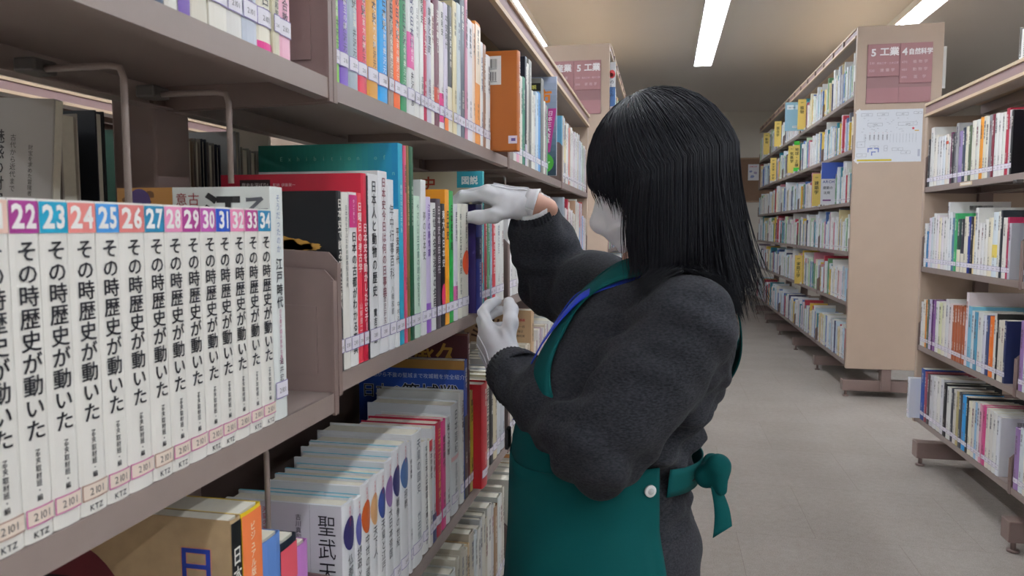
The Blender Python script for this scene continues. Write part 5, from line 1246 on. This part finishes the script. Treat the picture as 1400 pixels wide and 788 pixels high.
handL = dict(X=XLh, N=NLh, thumb_sign=1, curl=[(16, 34, 20), (20, 36, 22), (24, 38, 22), (30, 40, 24)], spread=[.04, .0, -.04, -.10], thumb=[(.66, .62, -.42), (.90, .20, -.40), (.95, -.02, -.30)])
handR = dict(X=XRh, N=NRh, thumb_sign=-1, curl=[(22, 24, 14), (24, 26, 16), (26, 28, 18), (30, 30, 20)], spread=[.05, .0, -.05, -.12], thumb=[(.75, .52, -.42), (.93, .10, -.36), (.96, -.05, -.28)])
# ---- body: one continuous figure
B_ = Field(); torso(B_, g=-.014); shoulders(B_); legs(B_); feet(B_)
arm(B_, SL, ELL, WL, (.042, .038, .030, .029, .0255)); arm(B_, SR, ELR, WR, (.042, .038, .030, .029, .0255))
B_.ell(HC, V(.096, .074, .112), HR, .02); B_.ell(hd(.030, 0, -.062), V(.062, .056, .074), HR, .03); B_.ell(hd(.062, 0, -.110), V(.022, .024, .018), HR, .02)
B_.cap(hd(.090, 0, -.012), hd(.106, 0, -.040), .006, .011, .012); B_.cap(hd(-.012, 0, -.07), V(.0, 1.125, .93), .052, .056, .03)
B_.cap(hd(.084, -.026, -.076), hd(.084, .026, -.076), .007, .007, .008)
for s_ in (-1, 1): B_.ell(hd(.000, .076*s_, -.020), V(.018, .007, .032), HR, .006)
for W_, q in ((WL, handL), (WR, handR)): hand_field(W_, q['X'], q['N'], q['thumb_sign'], q['curl'], q['spread'], q['thumb'], -.0028, B_)
D, lo, h_, _ = B_.grid(.0045); D = D+.004*0; Vt, Fq = nets(D, lo, h_); Vt = smooth(Vt, Fq, 2, .4)
person = raw('person', Vt, Fq, M_SKIN, None)
tag(person, 'person with shoulder-length black hair, mask, white gloves and teal apron, reaching into the bookshelf', 'person')
# closed eyes and brows under the fringe
for s_ in (-1, 1):
    e = MB(); e.tube([hd(.093-.004*abs(t-1.5)/1.5, s_*(.018+.009*t), .008-.003*math.sin(math.pi*t/3)) for t in (0, 1, 2, 3)], .0016, M_HAIR, 6); e.build('eyelash', person)
    e = MB(); e.tube([hd(.094-.003*t, s_*(.016+.010*t), .030+.004*math.sin(math.pi*t/3)) for t in (0, 1, 2, 3)], .0022, M_HAIR, 6); e.build('eyebrow', person)
# ---- sweater
SW = Field(); torso(SW); shoulders(SW); OFF = .012
arm(SW, SL, ELL, WL, (.049, .054, .046, .040, .031), .015); arm(SW, SR, ELR, WR, (.047, .054, .050, .045, .031), .035)
def crease(P, N):
    """cloth creases where the arms bend and the knit bunches"""
    out = np.zeros(len(P)); rg = np.random.RandomState(3)
    for (c, ax, R, amp, n_) in ((ELL, nrm(SL-ELL+(WL-ELL)), .13, .0042, 5), (ELR, nrm(SR-ELR+(WR-ELR)), .11, .004, 5), (SL+V(-.03, .02, -.05), V(.5, .2, .84), .12, .0038, 6), (V(.045, 1.08, .70), V(.1, .2, 1), .12, .005, 5), ((WL*2+ELL)/3, nrm(WL-ELL), .09, .003, 4), ((WR+ELR)/2, nrm(WR-ELR), .09, .003, 4)):
        w_ = np.exp(-((P-c)**2).sum(1)/(2*(R*.55)**2))
        for _ in range(n_):
            d = nrm(ax+.45*rg.randn(3)); out += amp/n_*5.2*w_*np.sin(((P-c)@d)*rg.uniform(75, 170)+rg.uniform(0, 6)+2.0*np.sin((P@nrm(rg.randn(3)))*25))
    return out
def cut(D, ax, fn):
    P = np.stack(np.meshgrid(*ax, indexing='ij'), -1); return np.maximum(D, fn(P))
D, lo, h_, ax = SW.grid(.0042, OFF)
dl, dr = nrm(WL-ELL), nrm(WR-ELR); CL, CR = WL-dl*.020, WR-dr*.020      # where the cuffs begin
nk = V(-.012, 1.125, .945)
def swcut(P):
    m = np.where(np.linalg.norm(P-WL, axis=-1) < .12, (P-CL)@dl, -1); m2 = np.where(np.linalg.norm(P-WR, axis=-1) < .12, (P-CR)@dr, -1)
    return np.maximum(np.maximum(m, m2), np.maximum(.565-P[..., 2], np.where(np.linalg.norm(P-nk, axis=-1) < .13, (P-nk)@nrm((-.28, 0, 1)), -1)))
D = cut(D, ax, swcut); Vt, Fq = nets(D, lo, h_); Vt = smooth(Vt, Fq, 2, .5); N = normals(Vt, Fq); Vt = Vt+N*crease(Vt, N)[:, None]
sweater = raw('sweater', Vt, Fq, M_KNIT, person)
def ring_tube(name, path, radii, mt, parent, n=72, ribs=0, amp=0, squash=1.0):
    path = np.array(path); m = len(path); G = []; u = None
    for i in range(m):
        t = nrm(path[min(i+1, m-1)]-path[max(i-1, 0)]); ref = V(0, 0, 1) if abs(t[2]) < .9 else V(1, 0, 0); u = nrm(np.cross(t, ref)) if u is None else nrm(u-t*np.dot(u, t)); w = np.cross(t, u)
        G.append([path[i]+(u*math.cos(a)+w*math.sin(a)*squash)*(radii[i]+amp*math.cos(ribs*a)) for a in [2*math.pi*k/n for k in range(n+1)]])
    return sheet(name, G, mt, parent, .0024)
for c, d, o in ((CL, dl, WL), (CR, dr, WR)):
    ring_tube('sweater_cuff', [c-d*.034, c-d*.022, c-d*.010, c+d*.002, c+d*.012], [.0475, .0455, .0435, .042, .0405], M_KNIT, person, 160, 40, .0011)
    ring_tube('shirt_cuff', [c-d*.006, c+d*.008, c+d*.019], [.0375, .0378, .0372], M_SHIRT, person, 96, 16, .0008)
# ---- trousers, shoes
TR = Field(); TR.ell((-.080, TY, .510), (.136, .158, .125), k=.05); legs(TR)
D, lo, h_, ax = TR.grid(.006, .009); D = cut(D, ax, lambda P: np.maximum(P[..., 2]-.60, np.maximum(.004-P[..., 2], P[..., 0]-.235)))
Vt, Fq = nets(D, lo, h_); Vt = smooth(Vt, Fq, 2, .5); N = normals(Vt, Fq)
Vt = Vt+N*(.004*np.sin(Vt[:, 2]*70+3*np.sin(Vt[:, 1]*22)+Vt[:, 0]*35)*np.clip((.62-Vt[:, 2])*4, 0, 1))[:, None]; Vt[:, 2] = np.maximum(Vt[:, 2], .002); raw('trousers', Vt, Fq, M_TROU, person)
for s_ in (-1, 1):
    f_ = Field(); f_.cap((.225, TY+.09*s_, .055), (.375, TY+.09*s_, .040), .046, .038, .02); f_.ell((.395, TY+.09*s_, .045), (.058, .048, .040), k=.02)
    D, lo, h_, ax = f_.grid(.005); D = cut(D, ax, lambda P: .003-P[..., 2]); Vt, Fq = nets(D, lo, h_); raw('shoe', smooth(Vt, Fq), Fq, M_SHOE, person)
# ---- apron: a sheet laid over the sweater
TO = Field(); torso(TO)
def cast(P0, Dv, off, FLD=TO, far=.5):
    """march from far outside along -Dv until the surface at distance off"""
    P = P0+Dv*far; t = np.zeros(P.shape[:-1])
    for _ in range(60): t = np.minimum(t+(FLD.ev(P-Dv*t[..., None], 0)-off)*.9, far+.02)
    return P-Dv*t[..., None], far-t
AX = V(-.078, TY, 0)
th0, th1 = math.radians(-58), math.radians(58)
na, nz = 110, 60; TH = np.array([th0-(2*math.pi-(th1-th0))*i/(na-1) for i in range(na)]); ZS = np.linspace(.672, .10, nz)
Dirs = np.stack([np.cos(TH), np.sin(TH), 0*TH], -1); G = np.zeros((nz, na, 3)); prev = None
for i, z in enumerate(ZS):
    P0 = np.tile(AX+V(0, 0, max(z, .50)), (na, 1)); _, r = cast(P0, Dirs, OFF+.010)
    if prev is not None: r = np.maximum(r, prev+.0003)
    prev = r; g = max(0, (.60-z))
    fold = g*.045*(np.sin(TH*6+1.2+z*3)*.6+np.sin(TH*11+2-z*4)*.4)+g*.055*(1-.5*np.cos(TH)**2)*(np.cos(TH) < .4)
    rr_ = r+fold; G[i] = AX+Dirs*rr_[:, None]; G[i, :, 2] = z-.010*np.sin(TH*2+.4)*(i < 2)
apron_o = sheet('apron', G, M_APR, person, .003)
SWT = Field(); torso(SWT); shoulders(SWT)
nb_, ny = 40, 26; GB = np.zeros((nb_, ny, 3))
for i in range(nb_):
    z = .645+(.895-.645)*i/(nb_-1); f_ = i/(nb_-1); hw = .135*(1-f_)**1.0+.058*f_ if f_ < .999 else .058
    hw = .132-.060*max(0, (f_-.40)/.60)**1.1
    y = TY+np.linspace(-hw, hw, ny); P0 = np.stack([np.full(ny, .0), y, np.full(ny, z)], -1); P, _ = cast(P0, np.tile(V(-1, 0, 0), (ny, 1)), OFF+.007, SWT); GB[i] = P
sheet('apron_bib', GB, M_APR, apron_o, .003)
def proj(pts, off, FLD=SWT, it=12):
    P = np.array(pts, float)
    for _ in range(it):
        d = FLD.ev(P)-off; e = 1e-3; g = np.stack([FLD.ev(P+V(*(e if k == j else 0 for k in range(3))))-FLD.ev(P-V(*(e if k == j else 0 for k in range(3)))) for j in range(3)], -1)/(2*e)
        P = P-np.clip(g*d[..., None]/(np.sum(g*g, -1)[..., None]+.05), -.02, .02)
    return P
def spline(pts, n):
    pts = np.array(pts, float); L = np.concatenate([[0], np.cumsum(np.linalg.norm(np.diff(pts, axis=0), axis=1))]); t = np.linspace(0, L[-1], n); q = np.stack([np.interp(t, L, pts[:, k]) for k in range(3)], -1)
    for _ in range(4): q[1:-1] = (q[:-2]+2*q[1:-1]+q[2:])/4
    return q
def ribbon(name, pts, w, off, mt, parent, FLD=SWT, n=40, th=.002, do=True):
    q = spline(pts, n); q = proj(q, off, FLD) if do else q
    e = 1e-3; g = np.stack([FLD.ev(q+V(*(e if k == j else 0 for k in range(3))))-FLD.ev(q-V(*(e if k == j else 0 for k in range(3)))) for j in range(3)], -1); g /= np.linalg.norm(g, axis=-1)[:, None]+1e-12
    t = np.gradient(q, axis=0); s_ = np.cross(t, g); s_ /= np.linalg.norm(s_, axis=-1)[:, None]+1e-12
    return sheet(name, [[q[i]+s_[i]*w*a for a in (-.5, -.25, 0, .25, .5)] for i in range(n)], mt, parent, th)
for sy in (-1, 1):
    ribbon('apron_strap', [(-.12, TY+.055*sy, .885), (-.07, TY+.062*sy, .93), (-.01, TY+.072*sy, .95), (.06, TY+.068*sy, .92), (.095, TY+.035*sy+.01, .86), (.10, TY+.03, .80), (.085, TY+.07, .74), (.06, TY+.08, .68)], .036, OFF+.008, M_APR, apron_o)
# waistband ends, button and bow at the back
ribbon('waistband', [(.02, 1.02, .655), (.05, 1.08, .652), (.06, 1.14, .650), (.05, 1.20, .652), (.02, 1.26, .655)], .040, OFF+.010, M_APR, apron_o, TO)
bow = V(.064, 1.075, .655)
bw = Field(); bw.ell(bow, V(.013, .013, .015), k=.01); bw.cap(bow, bow+V(.016, -.012, .020), .010, .016, .012); bw.cap(bow, bow+V(.010, .03, .012), .010, .014, .012); bw.cap(bow+V(.016, -.012, .020), bow+V(.020, -.016, -.012), .014, .009, .012)
D, lo, h_, ax = bw.grid(.003); Vt, Fq = nets(D, lo, h_); raw('bow', smooth(Vt, Fq), Fq, M_APR, apron_o)
sheet('tie_end', [[bow+V(.012+.010*t+.004*math.sin(3*t)+a*(.006+.007*t), -.014-.01*t+a*.004, -.008-(.062-.008*a)*t) for a in (-1, 0, 1)] for t in np.linspace(0, 1, 12)], M_APR, apron_o, .002)
bt = proj([(.006, .98, .652)], OFF+.0155, TO)[0]; e = MB(); nn = nrm(TO.ev(bt[None]+1e-3*np.eye(3))-TO.ev(bt[None]-1e-3*np.eye(3)))
e.tube([bt-nn*.002, bt+nn*.001, bt+nn*.0018], [.0085, .0085, .0072], mat('e2e2e0', .25, .02), 28); e.tube([bt+nn*.0018, bt+nn*.0022], [.0045, .0045], mat('c4c4c2', .3, .02), 20); e.build('button', apron_o)
# blue lanyard hanging from the neck over the bib
def front(y, z, off=.0):
    P, _ = cast(np.array([[0., y, z]]), np.array([[-1., 0, 0]]), OFF+.012+off, SWT); return P[0]
lan = [V(.035, 1.115, .945), V(-.01, 1.068, .950), V(-.062, 1.066, .935)]+[front(1.068+.010*k, .915-.038*k, .001) for k in range(6)]
ribbon('lanyard', lan, .017, 0, M_BLUE, person, SWT, 50, .0015, False)
lan2 = [V(-.062, 1.180, .935)]+[front(1.175-.014*k, .905-.038*k, .001) for k in range(6)]
ribbon('lanyard', lan2, .017, 0, M_BLUE, person, SWT, 40, .0015, False)
e = MB(); c = front(1.112, .69, .004); e.box(tuple(c-V(.003, .012, .022)), tuple(c+V(.003, .012, .010)), M_SHOE, .002); e.build('lanyard_clip', person)
# ---- gloves
for nm, W_, q, d in (('l', WL, handL, dl), ('r', WR, handR, dr)):
    F_, L, tips = hand_field(W_, q['X'], q['N'], q['thumb_sign'], q['curl'], q['spread'], q['thumb'], .0012)
    D, lo, h_, ax = F_.grid(.0017); n_ = nrm(q['X']); c0 = W_-n_*.004
    D = cut(D, ax, lambda P: -((P-c0)@n_)); Vt, Fq = nets(D, lo, h_); Vt = smooth(Vt, Fq, 2, .45); N = normals(Vt, Fq)
    Vt = Vt+N*(.0007*np.sin(((Vt-W_)@nrm(q['N']+.4*q['X']))*240+3*np.sin((Vt-W_)@V(60, 40, 50))))[:, None]
    gl = raw('glove', Vt, Fq, M_GLOVE, person)
    X = nrm(q['X']); Nn = nrm(q['N']-X*np.dot(q['N'], X)); Y = np.cross(X, Nn)*q['thumb_sign']
    ring = [W_-X*.010, W_-X*.004, W_+X*.004, W_+X*.012]; G = []
    for i, (p, r) in enumerate(zip(ring, (.0345, .0330, .0315, .0292))): G.append([p+(Y*math.cos(a)*1.0+Nn*math.sin(a)*.92)*(r+.0012*math.sin(5*a+i)) for a in [2*math.pi*k/64 for k in range(65)]])
    sheet('glove_cuff', G, M_GLOVE, gl, .0022)
    for k, yy in enumerate((.014, -.005, -.023)):      # three raised seams on the back
        pts = proj([L(.012+.068*t, yy*(.8+.35*t), .03) for t in np.linspace(0, 1, 14)], .0014, F_); e = MB(); e.tube(pts, .0013, M_GLOVE, 6); e.build('seam', gl)
# ---- mask
HF = Field(); HF.ell(HC, V(.096, .074, .112), HR, .02); HF.ell(hd(.030, 0, -.062), V(.062, .056, .072), HR, .03); HF.ell(hd(.060, 0, -.106), V(.022, .024, .018), HR, .02); HF.cap(hd(.090, 0, -.012), hd(.108, 0, -.040), .008, .014, .02)
nu, nv = 44, 40; G = np.zeros((nv, nu, 3)); o_ = hd(.012, 0, -.062)
for i in range(nv):
    v_ = i/(nv-1); el = math.radians(38-100*v_)
    for j in range(nu):
        az = math.radians(-74+148*j/(nu-1)); narrow = 1-.10*abs(2*v_-1)
        d = FD*math.cos(el)*math.cos(az*narrow)+SD*math.sin(az*narrow)+UP*math.sin(el)*math.cos(az*narrow)**.6; G[i, j] = nrm(d)
P, _ = cast(np.tile(o_, (nv, nu, 1)), G, .004, HF, .25)
for i in range(nv):
    v_ = i/(nv-1); pl_ = .0035*sum(math.exp(-((v_-c)/.035)**2) for c in (.38, .55, .72)); P[i] += G[i]*(pl_+.006*math.sin(math.pi*v_)*np.cos(np.linspace(-1.3, 1.3, nu))[:, None]**2)
ff = (P-HC)@FD; i0, i1 = int(.24*nv), int(.80*nv)          # stretched straight from the nose to the chin
for i in range(i0, i1):
    t = (i-i0)/(i1-i0); want = ff[i0]*(1-t)+ff[i1]*t; P[i] += FD*np.maximum(0, want-ff[i])[:, None]
for _ in range(2): P[:, 1:-1] = (P[:, :-2]+2*P[:, 1:-1]+P[:, 2:])/4
mk_ = sheet('face_mask', P, M_MASK, person, .0012)
for j, s_ in ((0, -1), (-1, 1)):
    sgn = 1 if np.dot(P[0, j]-HC, SD) > 0 else -1; e = MB(); e.tube(spline([P[2, j], hd(.02, .079*sgn, -.005), hd(-.016, .081*sgn, -.004), hd(-.020, .079*sgn, -.035), hd(.0, .076*sgn, -.060), P[-3, j]], 24), .0013, M_MASK, 6); e.build('ear_loop', mk_)
# ---- hair: an inner mass and several thousand strands laid over the head, hanging to the shoulders
def strands():
    rg = np.random.RandomState(11); Vs, Fs = [], []; nseg = 16; cnt = 0
    for k in range(8200):
        # root on the scalp, around a crown whorl; az = 0 is the face side
        az = rg.uniform(-math.pi, math.pi); po = math.acos(1-rg.uniform(0, .86))*.98; frontness = math.cos(az)
        R0 = .004+.013*rg.rand()
        def on(po_, az_, R_): return hd(((.0915+.0035*math.cos(az_))+R_)*math.sin(po_)*math.cos(az_)-.006, (.078+R_)*math.sin(po_)*math.sin(az_), (.104+R_*.8)*math.cos(po_)+.002)
        pts = []; fr = max(0, frontness)
        end_po = math.pi*.5+.10 if frontness < .42 else math.pi*.5-.16*fr
        nhead = 7; az2 = az+rg.normal(0, .05)+.10*math.sin(az)*(1-fr)
        for i in range(nhead):
            t = i/(nhead-1); pts.append(on(po+(end_po-po)*t if end_po > po else po, az+(az2-az)*t, R0*(.8+.4*t)))
        # hanging part
        p = pts[-1].copy(); out = p-HC; out[2] = 0; out = nrm(out)
        if frontness > .42: zend = 1.083-.088*(1-frontness)**1.1+rg.normal(0, .012)                          # fringe
        elif frontness > .15: zend = .945+rg.uniform(-.02, .03)    # locks beside the cheek
        else: zend = .905+rg.uniform(-.025, .03)
        n2 = nseg-nhead; flick = rg.uniform(-.004, .008) if frontness > -.2 else rg.uniform(-.012, .012) if rg.rand() < .82 else rg.uniform(.01, .04)
        z0 = p[2]
        for i in range(1, n2+1):
            t = i/n2; q = p+out*(.004*math.sin(math.pi*min(1, t*1.1))*.8-(.012*t if frontness > .42 else 0)+flick*t*t*(1.5 if frontness < -.6 else .6)); q = q.copy(); q[2] = z0+(zend-z0)*t
            if .15 < frontness <= .42: q += FD0*(.004*math.sin(math.pi*t))
            pts.append(q)
        pts = np.array(pts); low = SWT.ev(pts)-(OFF+.004+.010*rg.rand()); 
        if (low < 0).any():
            m = low < 0; pts[m] = proj(pts[m], OFF+.005+.010*rg.rand(), SWT, 4)
        r = rg.uniform(.00045, .00085); rs = r*np.concatenate([[1]*(len(pts)-4), [.85, .65, .4, .12]])
        t = np.gradient(pts, axis=0); t /= np.linalg.norm(t, axis=1)[:, None]+1e-12; u = np.cross(t, V(.31, .5, .2)); u /= np.linalg.norm(u, axis=1)[:, None]+1e-12; w = np.cross(t, u)
        ring = np.stack([pts+(u*math.cos(a)+w*math.sin(a))*rs[:, None] for a in (0, 2.094, 4.189)], 1).reshape(-1, 3); b0 = cnt; cnt += len(ring); Vs.append(ring)
        for i in range(len(pts)-1):
            for a in range(3): Fs.append((b0+i*3+a, b0+i*3+(a+1) % 3, b0+i*3+3+(a+1) % 3, b0+i*3+3+a))
    return np.concatenate(Vs), Fs
hv, hf = strands()
hair = raw('hair', hv, hf, M_HAIR, person)
HM = Field(); HM.ell(hd(-.010, 0, .002), V(.086, .077, .104), HR, .02)
for (f_, s_, zb, r) in ((-.046, .0, .955, .042), (-.040, .036, .955, .036), (-.040, -.036, .955, .036), (-.005, .054, .965, .022), (-.005, -.054, .965, .022)):
    a = hd(f_, s_, -.02); HM.cap(a, V(a[0]+.006, a[1], zb), r, r*.75, .03)
D, lo, h_, ax = HM.grid(.005)
D = cut(D, ax, lambda P: np.where((P-HC)@UP < .055, (P-HC)@FD-.022, -1)); D = np.maximum(D, -(HF.grid(.005)[0][0, 0, 0]*0+np.zeros_like(D))-1)
Vt, Fq = nets(D, lo, h_); raw('hair_mass', smooth(Vt, Fq, 2), Fq, M_HAIR, hair)
